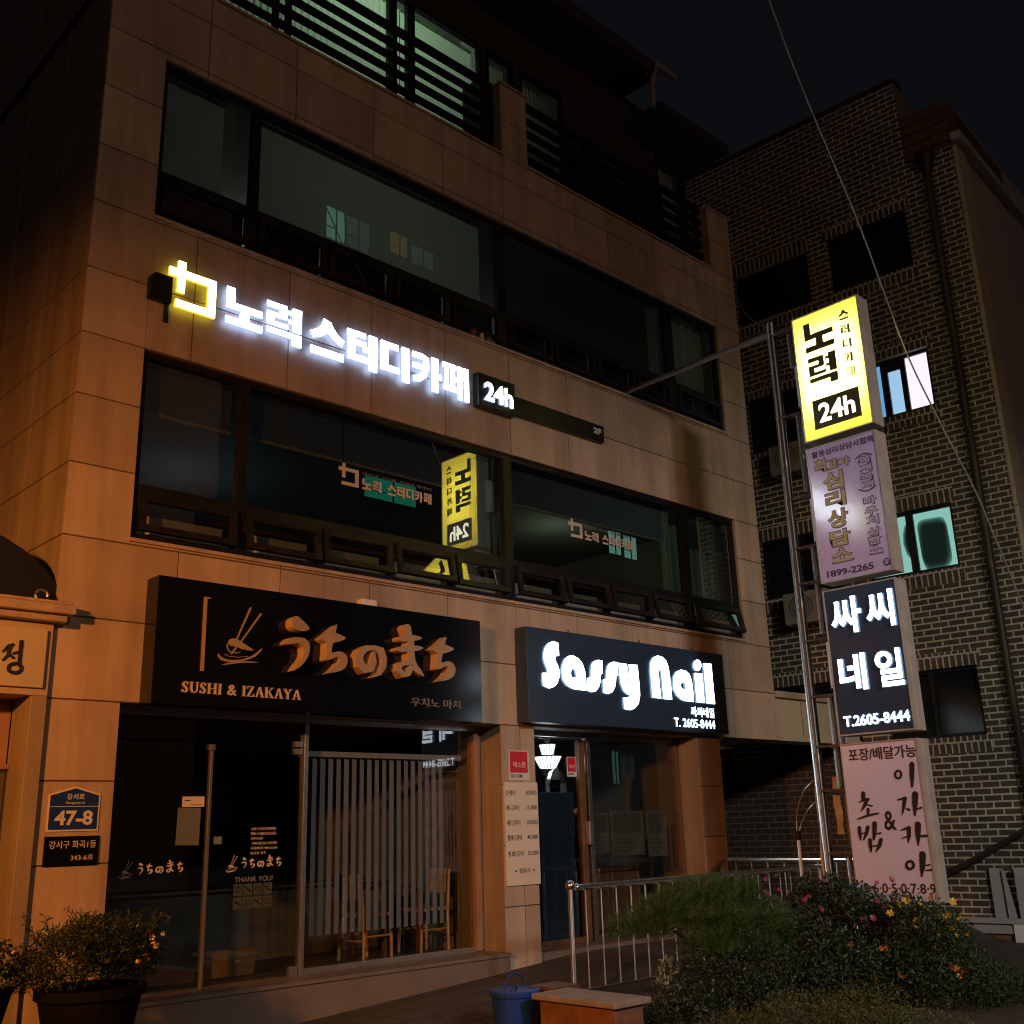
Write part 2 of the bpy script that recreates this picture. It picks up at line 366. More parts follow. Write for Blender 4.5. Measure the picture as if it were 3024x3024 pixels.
# blocky lettering of the study cafe, in unit boxes (u0,u1,v0,v1) plus slanted strokes
BLK = {
 '노': ([(0,.23,.42,1),(.23,1,.42,.60),(.38,.63,.19,.42),(0,1,0,.19)], []),
 '력': ([(0,.56,.85,1),(.36,.56,.735,.85),(0,.56,.62,.735),(0,.2,.5,.62),(0,.6,.385,.5),(.60,.72,.80,.90),(.60,.72,.56,.66),(.72,.98,.37,1),(0,.98,.17,.31),(.70,.98,0,.17)], []),
 '스': ([(0,1,0,.2)], [[(.50,1.0,.24),(.44,.78,.25),(.25,.60,.22),(.02,.50,.19)], [(.50,.92,.2),(.60,.74,.24),(.78,.58,.22),(.98,.49,.19)]]),
 '터': ([(0,.60,.84,1),(0,.25,.17,.80),(.25,.60,.60,.76),(.25,.66,.17,.34),(.48,.70,.47,.62),(.70,.97,0,1)], []),
 '디': ([(0,.60,.83,1),(0,.24,.17,.83),(.24,.64,.17,.34),(.72,.97,0,1)], []),
 '카': ([(0,.34,.83,1),(0,.34,.53,.68),(.64,.88,0,1),(.88,1.0,.40,.56)], [[(.34,.915,.17),(.45,.90,.2),(.45,.62,.21),(.36,.38,.2),(.20,.25,.18),(.02,.21,.15)]]),
 '페': ([(0,.50,.84,1),(.06,.19,.34,.84),(.29,.42,.34,.84),(0,.53,.18,.34),(.45,.56,.50,.64),(.56,.73,0,1),(.80,.98,0,1)], []),
}
def put_block(mb, ch, P, u0, u1, v0, v1, d0, d1, mi=0, ms=None, mbk=None):
    rects, strokes = BLK[ch]
    U = lambda a: u0+a*(u1-u0); V = lambda b: v0+b*(v1-v0); sg = 1 if d1 > d0 else -1
    for k, (a, b, c, d) in enumerate(rects): mb.prism([(U(a),V(c)),(U(b),V(c)),(U(b),V(d)),(U(a),V(d))], P, d0, d1+sg*.0006*k, mi, ms, mbk)
    for k, st in enumerate(strokes): mb.stroke([(U(a),V(b),w_*(v1-v0)) for a, b, w_ in st], P, d0+sg*.001*k, d1+sg*(.001+.0006*k), mi, ms, False, mbk)
def put_logo(mb, P, u0, u1, v0, v1, d0, d1, mi=0, ms=None):
    # square bracket whose upper left corner runs on into a small cross
    W = u1-u0; H = v1-v0
    rr = [(0,1,.645,.82),(.175,.345,.305,.645),(.175,.345,.82,1),(.82,1,.0,.645),(.155,.82,0,.17)]
    for k, (a, b, c, d) in enumerate(rr): mb.bx(P, u0+a*W, u0+b*W, v0+c*H, v0+d*H, d0, d1+.0004*k, mi)
    if ms is not None: pass

SASSY={'S':[(5.835,3.729),(5.747,3.743),(5.672,3.716),(5.614,3.665),(5.584,3.605),(5.576,3.527),(5.586,3.477),(5.619,3.422),(5.634,3.379),(5.615,3.352),(5.552,3.354),(5.544,3.271),(5.554,3.202),(5.65,3.177),(5.733,3.202),(5.791,3.25),(5.826,3.317),(5.832,3.407),(5.804,3.469),(5.775,3.512),(5.779,3.564),(5.839,3.58)],'a':[(6.114,3.191),(6.039,3.203),(5.947,3.235),(5.886,3.295),(5.869,3.384),(5.884,3.463),(5.93,3.544),(6.008,3.59),(6.085,3.6),(6.179,3.572),(6.242,3.518),(6.28,3.428),(6.289,3.311),(6.286,3.193),(6.129,3.193),(6.128,3.338),(6.119,3.377),(6.11,3.415),(6.093,3.438),(6.066,3.439),(6.038,3.42),(6.027,3.383),(6.035,3.345),(6.067,3.333),(6.113,3.341)],'s1':[(6.608,3.581),(6.532,3.585),(6.451,3.562),(6.408,3.518),(6.389,3.45),(6.383,3.37),(6.366,3.356),(6.313,3.345),(6.312,3.273),(6.315,3.195),(6.382,3.179),(6.462,3.197),(6.515,3.247),(6.546,3.309),(6.56,3.383),(6.575,3.418),(6.599,3.426)],'s2':[(6.894,3.585),(6.815,3.585),(6.742,3.561),(6.697,3.515),(6.675,3.445),(6.663,3.371),(6.643,3.352),(6.599,3.346),(6.6,3.266),(6.604,3.187),(6.679,3.175),(6.762,3.203),(6.814,3.26),(6.838,3.329),(6.85,3.391),(6.866,3.416),(6.887,3.421)],'y':[(6.908,3.579),(7.064,3.578),(7.085,3.463),(7.082,3.36),(7.095,3.343),(7.111,3.362),(7.114,3.479),(7.106,3.577),(7.281,3.582),(7.284,3.478),(7.292,3.34),(7.293,3.202),(7.254,3.091),(7.169,3.025),(7.083,3.0),(6.98,3.008),(6.97,3.075),(6.973,3.153),(7.014,3.147),(7.078,3.162),(7.108,3.198),(7.049,3.194),(6.98,3.237),(6.936,3.316),(6.921,3.423)],'N':[(7.54,3.183),(7.536,3.357),(7.533,3.539),(7.551,3.639),(7.607,3.707),(7.699,3.74),(7.8,3.731),(7.874,3.687),(7.911,3.611),(7.928,3.498),(7.94,3.327),(7.941,3.179),(7.765,3.18),(7.76,3.372),(7.755,3.528),(7.736,3.566),(7.706,3.559),(7.696,3.509),(7.702,3.354),(7.716,3.182)],'a2':[(8.231,3.177),(8.149,3.191),(8.051,3.242),(7.991,3.317),(7.985,3.402),(8.012,3.49),(8.078,3.559),(8.175,3.591),(8.28,3.589),(8.358,3.544),(8.394,3.459),(8.406,3.329),(8.406,3.177),(8.25,3.178),(8.245,3.29),(8.246,3.347),(8.241,3.405),(8.211,3.43),(8.166,3.421),(8.145,3.384),(8.156,3.345),(8.195,3.333),(8.233,3.338)],'i':[(8.468,3.57),(8.639,3.576),(8.644,3.433),(8.641,3.176),(8.473,3.176),(8.466,3.362)],'l':[(8.69,3.721),(8.869,3.725),(8.872,3.478),(8.879,3.174),(8.695,3.174),(8.69,3.465)],'dot':[(8.636,3.687),(8.629,3.662),(8.613,3.639),(8.592,3.621),(8.565,3.608),(8.538,3.602),(8.511,3.604),(8.488,3.613),(8.471,3.628),(8.461,3.649),(8.46,3.673),(8.467,3.697),(8.483,3.72),(8.504,3.738),(8.53,3.752),(8.558,3.758),(8.585,3.756),(8.608,3.747),(8.626,3.731),(8.635,3.711)]}
KANA={'u1':[(2.123,3.619),(2.153,3.613),(2.197,3.584),(2.241,3.551),(2.275,3.522),(2.272,3.505),(2.243,3.488),(2.19,3.481),(2.147,3.484),(2.109,3.495),(2.087,3.516),(2.081,3.548),(2.085,3.585),(2.1,3.605)],'u2':[(2.065,3.403),(2.107,3.414),(2.17,3.418),(2.224,3.414),(2.262,3.39),(2.285,3.355),(2.283,3.299),(2.267,3.242),(2.236,3.194),(2.189,3.144),(2.148,3.118),(2.117,3.1),(2.157,3.164),(2.198,3.209),(2.223,3.257),(2.227,3.294),(2.216,3.33),(2.188,3.35),(2.151,3.361),(2.098,3.349),(2.035,3.339),(2.02,3.344),(2.039,3.378)],'chi':[(2.595,3.587),(2.584,3.545),(2.574,3.502),(2.619,3.493),(2.676,3.477),(2.697,3.465),(2.683,3.449),(2.632,3.425),(2.548,3.4),(2.538,3.36),(2.528,3.302),(2.567,3.312),(2.611,3.324),(2.657,3.323),(2.697,3.303),(2.72,3.262),(2.721,3.22),(2.699,3.175),(2.649,3.139),(2.571,3.114),(2.505,3.104),(2.559,3.146),(2.603,3.187),(2.63,3.226),(2.635,3.255),(2.612,3.272),(2.579,3.269),(2.535,3.242),(2.491,3.226),(2.474,3.237),(2.478,3.298),(2.484,3.397),(2.453,3.408),(2.42,3.424),(2.411,3.442),(2.43,3.458),(2.49,3.501),(2.528,3.534),(2.561,3.561)],'chi2':[(3.991,3.605),(3.979,3.562),(3.967,3.52),(4.013,3.51),(4.072,3.495),(4.093,3.482),(4.077,3.467),(4.024,3.443),(3.936,3.418),(3.924,3.377),(3.912,3.32),(3.952,3.33),(3.999,3.341),(4.045,3.341),(4.086,3.32),(4.109,3.279),(4.108,3.237),(4.084,3.193),(4.031,3.156),(3.949,3.131),(3.881,3.122),(3.938,3.163),(3.985,3.204),(4.015,3.244),(4.021,3.272),(3.998,3.289),(3.963,3.287),(3.917,3.26),(3.871,3.244),(3.854,3.255),(3.86,3.316),(3.871,3.415),(3.839,3.426),(3.805,3.442),(3.797,3.46),(3.817,3.476),(3.88,3.52),(3.921,3.552),(3.956,3.579)]}
KANAS={'no':[(3.04,3.347,0.031),(3.038,3.26,0.07),(3.005,3.195,0.088),(2.935,3.175,0.085),(2.876,3.218,0.098),(2.864,3.284,0.087),(2.892,3.344,0.074),(2.956,3.388,0.058),(3.051,3.4,0.048),(3.129,3.375,0.087),(3.166,3.3,0.073),(3.16,3.222,0.064),(3.113,3.15,0.048),(3.048,3.109,0.01)],'ma1':[(3.465,3.641,0.09),(3.487,3.578,0.07),(3.512,3.51,0.077),(3.512,3.409,0.079),(3.524,3.3,0.089),(3.561,3.244,0.081),(3.618,3.203,0.059),(3.679,3.163,0.009)],'ma2':[(3.38,3.524,0.05),(3.417,3.529,0.06),(3.518,3.546,0.066),(3.595,3.551,0.046),(3.644,3.555,0.02)],'ma3':[(3.345,3.412,0.04),(3.38,3.415,0.054),(3.518,3.435,0.062),(3.607,3.446,0.048),(3.656,3.453,0.022)],'ma4':[(3.524,3.28,0.04),(3.43,3.278,0.044),(3.368,3.253,0.055),(3.355,3.203,0.068),(3.411,3.153,0.058),(3.473,3.172,0.059),(3.517,3.24,0.059)]}
BOWL={'fish':[(1.488,3.336),(1.499,3.35),(1.523,3.36),(1.548,3.362),(1.573,3.357),(1.611,3.338),(1.654,3.318),(1.701,3.296),(1.739,3.277),(1.742,3.27),(1.689,3.263),(1.656,3.269),(1.645,3.276),(1.633,3.267),(1.61,3.275),(1.585,3.282),(1.56,3.287),(1.51,3.291),(1.493,3.306)],'bowl':[(1.393,3.211),(1.406,3.192),(1.44,3.173),(1.485,3.162),(1.55,3.164),(1.615,3.173),(1.672,3.191),(1.733,3.22),(1.786,3.259),(1.827,3.294),(1.836,3.293),(1.812,3.257),(1.767,3.216),(1.714,3.189),(1.656,3.167),(1.608,3.148),(1.534,3.144),(1.469,3.144),(1.421,3.153),(1.391,3.18),(1.388,3.205)]}
BOWLS={'c1':[(1.699,3.664,0.018),(1.571,3.36,0.012)],'c2':[(1.809,3.619,0.017),(1.613,3.338,0.013)],'ring':[(1.483,3.313,0.007),(1.476,3.29,0.008),(1.484,3.261,0.008),(1.501,3.241,0.009),(1.53,3.232,0.009),(1.554,3.232,0.009),(1.583,3.231,0.007),(1.615,3.245,0.005)],'tail':[(1.568,3.28,0.015),(1.545,3.252,0.012),(1.524,3.219,0.012)],'foot':[(1.439,3.114,0.005),(1.49,3.126,0.015),(1.551,3.14,0.015),(1.632,3.152,0.013),(1.715,3.159,0.013),(1.791,3.163,0.004)],'line':[(1.45,3.21,0.004),(1.499,3.194,0.005),(1.589,3.193,0.005),(1.688,3.209,0.004)]}
HAND={'i1':[(0.794,2.131,0.055),(0.78,2.024,0.05),(0.764,1.91,0.022)],'ja1':[(0.587,1.784,0.013),(0.637,1.795,0.022),(0.676,1.798,0.033)],'ja2':[(0.669,1.796,0.041),(0.646,1.719,0.035),(0.618,1.64,0.01)],'ja3':[(0.673,1.696,0.015),(0.703,1.681,0.021)],'ja4':[(0.787,1.832,0.064),(0.77,1.733,0.057),(0.754,1.627,0.018)],'ja5':[(0.786,1.687,0.012),(0.834,1.699,0.019)],'ka1':[(0.58,1.481,0.011),(0.635,1.498,0.023),(0.673,1.502,0.034)],'ka2':[(0.67,1.502,0.044),(0.662,1.43,0.039),(0.642,1.361,0.01)],'ka3':[(0.581,1.403,0.009),(0.643,1.421,0.016)],'ka4':[(0.773,1.533,0.064),(0.759,1.437,0.054),(0.749,1.335,0.014)],'ka5':[(0.771,1.419,0.016),(0.85,1.424,0.025)],'ya1':[(0.779,1.242,0.068),(0.764,1.137,0.06),(0.74,1.036,0.019)],'ya2':[(0.793,1.137,0.01),(0.842,1.144,0.016)],'ya3':[(0.791,1.092,0.01),(0.852,1.095,0.019)],'cho1':[(0.207,1.864,0.049),(0.2,1.815,0.047)],'cho2':[(0.138,1.777,0.007),(0.203,1.796,0.02),(0.259,1.806,0.028)],'cho3':[(0.248,1.804,0.036),(0.206,1.744,0.036),(0.162,1.688,0.01)],'cho4':[(0.218,1.753,0.01),(0.29,1.737,0.017)],'cho5':[(0.243,1.701,0.031),(0.234,1.648,0.027)],'cho6':[(0.108,1.607,0.013),(0.235,1.641,0.024),(0.35,1.658,0.016)],'ba1':[(0.114,1.518,0.039),(0.112,1.458,0.043),(0.112,1.395,0.017)],'ba2':[(0.213,1.519,0.041),(0.188,1.457,0.038),(0.148,1.395,0.014)],'ba3':[(0.12,1.456,0.013),(0.19,1.466,0.013)],'ba4':[(0.296,1.554,0.052),(0.283,1.473,0.046),(0.264,1.396,0.023)],'ba5':[(0.292,1.45,0.011),(0.351,1.458,0.018)],'ba6':[(0.221,1.392,0.038),(0.219,1.337,0.042),(0.218,1.275,0.017)],'ba7':[(0.346,1.392,0.04),(0.323,1.336,0.039),(0.276,1.277,0.013)],'ba8':[(0.229,1.329,0.013),(0.318,1.336,0.013)],'io':[(0.664,2.038,0.024),(0.659,2.023,0.023),(0.65,2.011,0.022),(0.638,2.003,0.022),(0.624,2.001,0.022),(0.611,2.005,0.024),(0.601,2.013,0.024),(0.596,2.026,0.025),(0.595,2.041,0.024),(0.6,2.056,0.024),(0.609,2.068,0.023),(0.622,2.076,0.022),(0.635,2.078,0.022),(0.648,2.074,0.023),(0.658,2.065,0.024),(0.663,2.052,0.025),(0.664,2.038,0.024)],'yo':[(0.67,1.141,0.027),(0.665,1.127,0.026),(0.655,1.114,0.024),(0.641,1.106,0.024),(0.625,1.103,0.025),(0.61,1.106,0.027),(0.599,1.114,0.028),(0.592,1.127,0.029),(0.591,1.141,0.028),(0.596,1.156,0.026),(0.607,1.168,0.025),(0.621,1.176,0.024),(0.636,1.179,0.025),(0.651,1.176,0.027),(0.662,1.168,0.028),(0.669,1.156,0.028),(0.67,1.141,0.028)]}
GATE={'j1':[(-0.412,3.089,0.015),(-0.37,3.135,0.034),(-0.341,3.15,0.025)],'j2':[(-0.358,3.14,0.027),(-0.37,3.062,0.027),(-0.405,3.02,0.015)],'j3':[(-0.37,3.077,0.018),(-0.328,3.045,0.021)],'j4':[(-0.278,3.179,0.033),(-0.279,3.093,0.027),(-0.278,2.992,0.03)],'j5':[(-0.331,3.08,0.019),(-0.282,3.1,0.022)],'j6':[(-0.257,2.967,0.027),(-0.26,2.952,0.027),(-0.269,2.94,0.028),(-0.285,2.93,0.028),(-0.304,2.926,0.028),(-0.323,2.927,0.027),(-0.34,2.934,0.027),(-0.353,2.945,0.027),(-0.358,2.959,0.027),(-0.355,2.973,0.027),(-0.346,2.986,0.028),(-0.33,2.995,0.028),(-0.311,3.0,0.028),(-0.292,2.999,0.028),(-0.275,2.992,0.027),(-0.262,2.981,0.027),(-0.257,2.967,0.027)]}

def tr_poly(mb, pts, M0, d0, d1, box_from, box_to, mi=0, ms=None):
    pass
def remap(pts, a, b):
    # a, b: (u0,u1,v0,v1) boxes
    su = (b[1]-b[0])/(a[1]-a[0]); sv = (b[3]-b[2])/(a[3]-a[2])
    return [((q[0]-a[0])*su+b[0], (q[1]-a[2])*sv+b[2]) + ((q[2]*(su+sv)/2,) if len(q) > 2 else ()) for q in pts]
# ================================================================ ground
def gz(x, y):
    ramp = max(-.16, min(.24, .03+.0616*(x-2.9)))
    t = max(0., min(1., (-y-.7)/1.3)); t = t*t*(3-2*t)
    return ramp*(1-t) + (-.16)*t
mb = MB(); xs = [-60,-20,-8,-4,-2]+[-1+.5*i for i in range(30)]+[15,18,25,60]; ys = [-60,-25,-12,-8,-6]+[-5+.25*i for i in range(25)]+[3,8,20,60]
vs = [(x, y, gz(x, min(y, 0)) if y > -5 else -.16) for y in ys for x in xs]; nx = len(xs)
mb.add(vs, [(j*nx+i, j*nx+i+1, (j+1)*nx+i+1, (j+1)*nx+i) for j in range(len(ys)-1) for i in range(nx-1)])
mb.uv = lambda p, fi: (p[0], p[1])
o = mb.build('pavement', M['paver'], smooth=True); o['kind'] = 'structure'
mb = MB(); mb.quad((-60,-60,-.15),(60,-60,-.15),(60,-6.2,-.15),(-60,-6.2,-.15))
o = mb.build('road', M['asphalt']); o['kind'] = 'structure'

# ================================================================ granite office building
GB = thing('granite_building', 'beige granite-clad building with two shops below, dark ribbon windows and a railed top floor', 'building', (5.3, 5, 0))
XJ = [0,1.07,2.15,3.235,4.31,5.37,6.43,7.49,8.555,9.63,10.72]
ZJ = [-.2,.8,1.441,2.095,2.755,3.455,4.155,4.82,5.47,6.075,6.736,7.444,8.066,8.741,9.43,10.06,10.40,10.99,11.57]
OPEN = [(.6,10.1,7.5,9.35),(.6,10.1,4.21,6.08),(.62,5.075,-.3,2.755),(5.6,8.705,-.3,2.755),(9.19,10.73,-.3,2.765),(.6,5.37,10.40,12),(5.87,10.12,10.40,12)]
def cut_cells(xc, zc):
    xc = sorted(set(round(q,4) for q in xc)); zc = sorted(set(round(q,4) for q in zc))
    for i in range(len(xc)-1):
        for k in range(len(zc)-1):
            cx, cz = (xc[i]+xc[i+1])/2, (zc[k]+zc[k+1])/2
            if any(a < cx < b and c < cz < d for a, b, c, d in OPEN): continue
            yield xc[i], xc[i+1], zc[k], zc[k+1]
# backing sheet with openings and reveals
mb = MB()
xo = [0,10.72]+[q for a in OPEN for q in a[:2]]; zo = [-.2,11.57]+[q for a in OPEN for q in a[2:]]
xo = [min(10.72, q) for q in xo]; zo = [max(-.2, min(11.57, q)) for q in zo]
for a, b, c, d in cut_cells(xo, zo): mb.quad((a,.014,c),(b,.014,c),(b,.014,d),(a,.014,d), 1)
# stone panels with open joints, cut out round the openings
def clip_panels():
    for i in range(len(XJ)-1):
        for k in range(len(ZJ)-1):
            cells = [(XJ[i], XJ[i+1], ZJ[k], ZJ[k+1])]
            for (a, b, c, d) in OPEN:
                nxt = []
                for (x0, x1, z0, z1) in cells:
                    if b <= x0 or a >= x1 or d <= z0 or c >= z1: nxt.append((x0,x1,z0,z1)); continue
                    if a > x0: nxt.append((x0, a, z0, z1))
                    if b < x1: nxt.append((b, x1, z0, z1))
                    xa, xb = max(a, x0), min(b, x1)
                    if c > z0: nxt.append((xa, xb, z0, c))
                    if d < z1: nxt.append((xa, xb, d, z1))
                cells = nxt
            for q in cells:
                if q[1]-q[0] > .012 and q[3]-q[2] > .012: yield q, (XJ[i], XJ[i+1], ZJ[k], ZJ[k+1])
on = lambda q, js: min(abs(q-j) for j in js) < 1e-4
for (x0,x1,z0,z1), (a,b,c,d) in clip_panels():
    g = .0045
    X0 = x0+(g if x0 == a and x0 > .01 else 0); X1 = x1-(g if x1 == b and x1 < 10.71 else 0); Z0 = z0+(g if z0 == c else 0); Z1 = z1-(g if z1 == d else 0)
    e = .003
    mb.add([(X0,.014,Z0),(X1,.014,Z0),(X1,.014,Z1),(X0,.014,Z1),(X0+e,0,Z0+e),(X1-e,0,Z0+e),(X1-e,0,Z1-e),(X0+e,0,Z1-e)],
           [(4,5,6,7),(0,1,5,4),(1,2,6,5),(2,3,7,6),(3,0,4,7)])
def reveal(a, b, c, d, dep, bottom=True, top=True):
    mb.quad((a,.014,c),(a,dep,c),(a,dep,d),(a,.014,d), 2); mb.quad((b,.014,c),(b,dep,c),(b,dep,d),(b,.014,d), 2)
    if top: mb.quad((a,.014,d),(b,.014,d),(b,dep,d),(a,dep,d), 2)
    if bottom: mb.quad((a,.014,c),(b,.014,c),(b,dep,c),(a,dep,c), 2)
reveal(.6,10.1,7.5,9.35,.16); reveal(.6,10.1,4.21,6.08,.16)
reveal(.62,5.075,-.2,2.755,.46,bottom=False); reveal(5.6,8.705,-.2,2.755,.46,bottom=False)
mb.quad((9.19,.014,-.2),(9.19,9.9,-.2),(9.19,9.9,2.765),(9.19,.014,2.765), 2)                   # flank of the open passage
mb.quad((9.19,.014,2.765),(10.72,.014,2.765),(10.72,9.9,2.765),(9.19,9.9,2.765), 2)
# rear, right flank, parapet backs, roof deck
mb.quad((10.72,.014,2.765),(10.72,9.9,2.765),(10.72,9.9,11.57),(10.72,.014,11.57), 2)
mb.quad((0,9.9,-.2),(10.72,9.9,-.2),(10.72,9.9,13),(0,9.9,13), 2)
mb.box(0.012,.6,.014,.3,10.40,11.57, 2); mb.box(5.37,5.87,.015,.3,10.40,11.57, 2); mb.box(10.12,10.72,.015,.3,10.40,11.57, 2)
mb.box(.02,10.71,.016,.28,9.9,10.398, 2)
mb.box(-.0,10.72,.28,9.9,10.1,10.25, 2)
# left flank panels
zj = ZJ+[12.25,12.93,13.6]; yj = [0.0,.03]+[1.1*i for i in range(1,10)]
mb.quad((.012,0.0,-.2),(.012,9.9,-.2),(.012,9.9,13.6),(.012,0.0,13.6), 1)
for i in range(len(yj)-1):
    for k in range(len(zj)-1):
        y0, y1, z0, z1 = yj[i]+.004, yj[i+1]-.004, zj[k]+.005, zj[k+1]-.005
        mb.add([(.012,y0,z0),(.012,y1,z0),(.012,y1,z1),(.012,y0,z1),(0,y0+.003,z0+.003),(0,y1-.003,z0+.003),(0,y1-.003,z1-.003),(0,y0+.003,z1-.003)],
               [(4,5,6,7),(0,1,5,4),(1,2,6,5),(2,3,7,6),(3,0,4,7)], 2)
mb.build('wall', [M['granite'], M['joint'], M['granite_shaded']], GB)
# copings and window sills
for a, b in ((.6,5.37),(5.87,10.12)): mb = MB(); mb.box(a, b, -.025, .30, 10.404, 10.432); mb.build('coping', M['granite'], GB)
for a, b in ((-.02,.6),(5.35,5.89),(10.1,10.74)): mb = MB(); mb.box(a, b, -.025, .32, 11.572, 11.60); mb.build('coping', M['granite'], GB)
for z in (7.5, 4.21):
    mb = MB(); mb.box(.58, 10.12, -.03, .15, z-.03, z+.004); mb.build('window_sill', M['granite'], GB)

# ---- ribbon windows
MUL = [(1.655,1.755),(5.27,5.41),(8.785,8.95)]
BAYS = [(.66,1.655),(1.755,5.27),(5.41,8.785),(8.95,10.04)]
def ribbon(z0, z1, tr0, tr1, gl, vents, tilt):
    f = MB()
    f.box(.6,10.1,.05,.13,z0+.006,z0+.07); f.box(.6,10.1,.05,.13,z1-.07,z1-.002)
    f.box(.602,.66,.05,.13,z0+.07,z1-.07); f.box(10.04,10.098,.05,.13,z0+.07,z1-.07)
    for a, b in MUL: f.box(a,b,.045,.13,z0+.07,z1-.07)
    for a, b in BAYS: f.box(a,b,.05,.128,tr0,tr1)
    edges = sorted(vents)
    for (a, b), (c, d) in zip(edges[:-1], edges[1:]):
        if not any(ma < (b+c)/2 < mb_ for ma, mb_ in MUL) and c > b: f.box(b-.01, c+.01, .052, .127, z0+.07, tr0)
    win = f.build('window', M['frame'], GB, bevel=.004)
    for a, b in BAYS:
        p = MB(); p.quad((a,.09,tr1),(b,.09,tr1),(b,.09,z1-.07),(a,.09,z1-.07)); p.build('pane', gl, win)
    for i, (a, b) in enumerate(vents):
        t = R(tilt[i % len(tilt)]); zt, zb = tr0-.01, z0+.085; h = zt-zb
        def P(u, v, d): return (u, .05-d*math.cos(t)-v*math.sin(t), zt-v*math.cos(t)+d*math.sin(t))
        s_ = MB(); fwid = .062
        s_.bx(P,a,b,0,fwid,0,.05); s_.bx(P,a,b,h-fwid,h,0,.05); s_.bx(P,a,a+fwid,fwid,h-fwid,0,.05); s_.bx(P,b-fwid,b,fwid,h-fwid,0,.05)
        s_.bx(P,(a+b)/2-.012,(a+b)/2+.012,h-fwid-.012,h-fwid+.03,-.03,.0)
        if tilt[i % len(tilt)] > 3: s_.tube([P(a+.02,h-.03,0),(a+.02,.1,zb+.01)], .009, 5); s_.tube([P(b-.02,h-.03,0),(b-.02,.1,zb+.01)], .009, 5)
        s_.add([P(a+fwid,fwid,.02),P(b-fwid,fwid,.02),P(b-fwid,h-fwid,.02),P(a+fwid,h-fwid,.02)], [(0,1,2,3)], 1)
        s_.build('vent_sash', [M['frame_worn'], gl], win)
        if tilt[i % len(tilt)] > 3: pass
    return win
V2 = [(.665,1.65),(1.765,2.615),(2.66,3.54),(3.585,4.41),(4.455,5.262),(5.42,6.23),(6.275,7.08),(7.13,7.95),(8.0,8.78),(8.96,10.035)]
ribbon(4.21, 6.08, 4.655, 4.755, M['glass_dark'], V2, [5,6,6,12.6,8,9,12,9,13,13])
ribbon(7.5, 9.35, 7.985, 8.07, M['glass_up'], V2, [0])

# ---- rooms behind the ribbon windows, the blinds that hang in them
def room(x0, x1, y0, y1, z0, z1):
    r_ = MB()
    r_.quad((x0,y1,z0),(x1,y1,z0),(x1,y1,z1),(x0,y1,z1)); r_.quad((x0,y0,z0),(x0,y1,z0),(x0,y1,z1),(x0,y0,z1)); r_.quad((x1,y0,z0),(x1,y1,z0),(x1,y1,z1),(x1,y0,z1))
    r_.quad((x0,y0,z1),(x1,y0,z1),(x1,y1,z1),(x0,y1,z1)); r_.quad((x0,y0,z0),(x1,y0,z0),(x1,y1,z0),(x0,y1,z0), 1)
    return r_.build('interior', [M['room'], M['room_floor']], GB)
room(.55,8.86,.17,4.6,7.45,9.4); room(8.88,10.15,.17,4.6,7.45,9.4); room(.55,10.15,.17,5,4.15,6.1)
lamp('upper_room_light', 'POINT', (3.4, 2.6, 9.0), 24, (.95, 1.0, .80), size=.6)
lamp('corner_room_light', 'POINT', (9.5, 1.8, 9.0), 3.0, (.9, 1.0, .62), size=.2)
lamp('study_room_light', 'POINT', (8.2, 2.0, 5.7), 13, (.90, 1.0, .66), size=.6)
def roller(x0, x1, y, z0, z1, m_, bar=True):
    b_ = MB(); b_.quad((x0,y,z0),(x1,y,z0),(x1,y,z1),(x0,y,z1))
    if bar: b_.box(x0, x1, y-.012, y+.012, z0-.03, z0, 1)
    b_.tube([(x0,y,z1),(x1,y,z1)], .03, 8, 0)
    return b_.build('roller_blind', [m_, M['blind_bar']], GB)
for (a, b), m_ in zip(BAYS, ('blind','blind','blind','blind')):
    if a > 8: roller(a, b-.02, .24, 5.56, 6.03, M[m_])
    elif a > 5: roller(a, 8.60, .24, 5.55, 6.03, M[m_])
    elif a > 1.7: roller(a, 3.02, .24, 5.55, 6.03, M[m_]); roller(3.04, 4.86, .24, 5.55, 6.03, M[m_])
    else: roller(a, b, .24, 5.55, 6.03, M[m_])
# folded curtains at the edges of the study room windows
def drape(x0, x1, y, z0, z1, m_, n=7, amp=.03, name='curtain', parent=None):
    b_ = MB(); k = n*6; pts = [(x0+(x1-x0)*i/k, y+amp*math.sin(i/6*2*math.pi+.4*math.sin(i))) for i in range(k+1)]
    vs = [(x, yy, z0) for x, yy in pts]+[(x, yy, z1) for x, yy in pts]
    b_.add(vs, [(i, i+1, k+2+i, k+1+i) for i in range(k)]); return b_.build(name, m_, parent or GB, smooth=True)
drape(4.92, 5.26, .3, 4.76, 6.02, M['curtain_green'], 3); drape(8.63, 8.80, .3, 4.7, 6.02, M['curtain_green'], 2); drape(8.95, 10.0, .42, 4.7, 5.9, M['curtain_green'], 6)
# pale blinds and a Venetian blind upstairs
roller(.66, 1.40, .24, 7.9, 9.31, M['blind_pale'], False); roller(1.755, 5.12, .24, 7.9, 9.31, M['blind_pale'], False)
b_ = MB()
for i in range(46): b_.box(5.5, 8.56, .22, .245, 8.04+i*.027, 8.046+i*.027)
b_.build('venetian_blind', M['blind_pale'], GB)
lamp('quiet_room_light', 'POINT', (7.2, 3.2, 8.9), 11, (.78, .95, 1.0), size=.6)
lamp('reading_room_light', 'POINT', (2.6, 3.2, 5.5), 9, (.62, .86, 1.0), size=.8)
drape(8.60, 8.78, .26, 8.0, 9.3, M['blind_pale'], 2); drape(9.0, 10.02, .3, 7.6, 9.3, M['blind_pale'], 5)
for x0_, x1_ in V2: bd = MB(); bd.box(x0_+.12, x1_-.06, .175, .19, 4.28, 4.50); bd.build('inner_sill', M['offwhite'], GB)
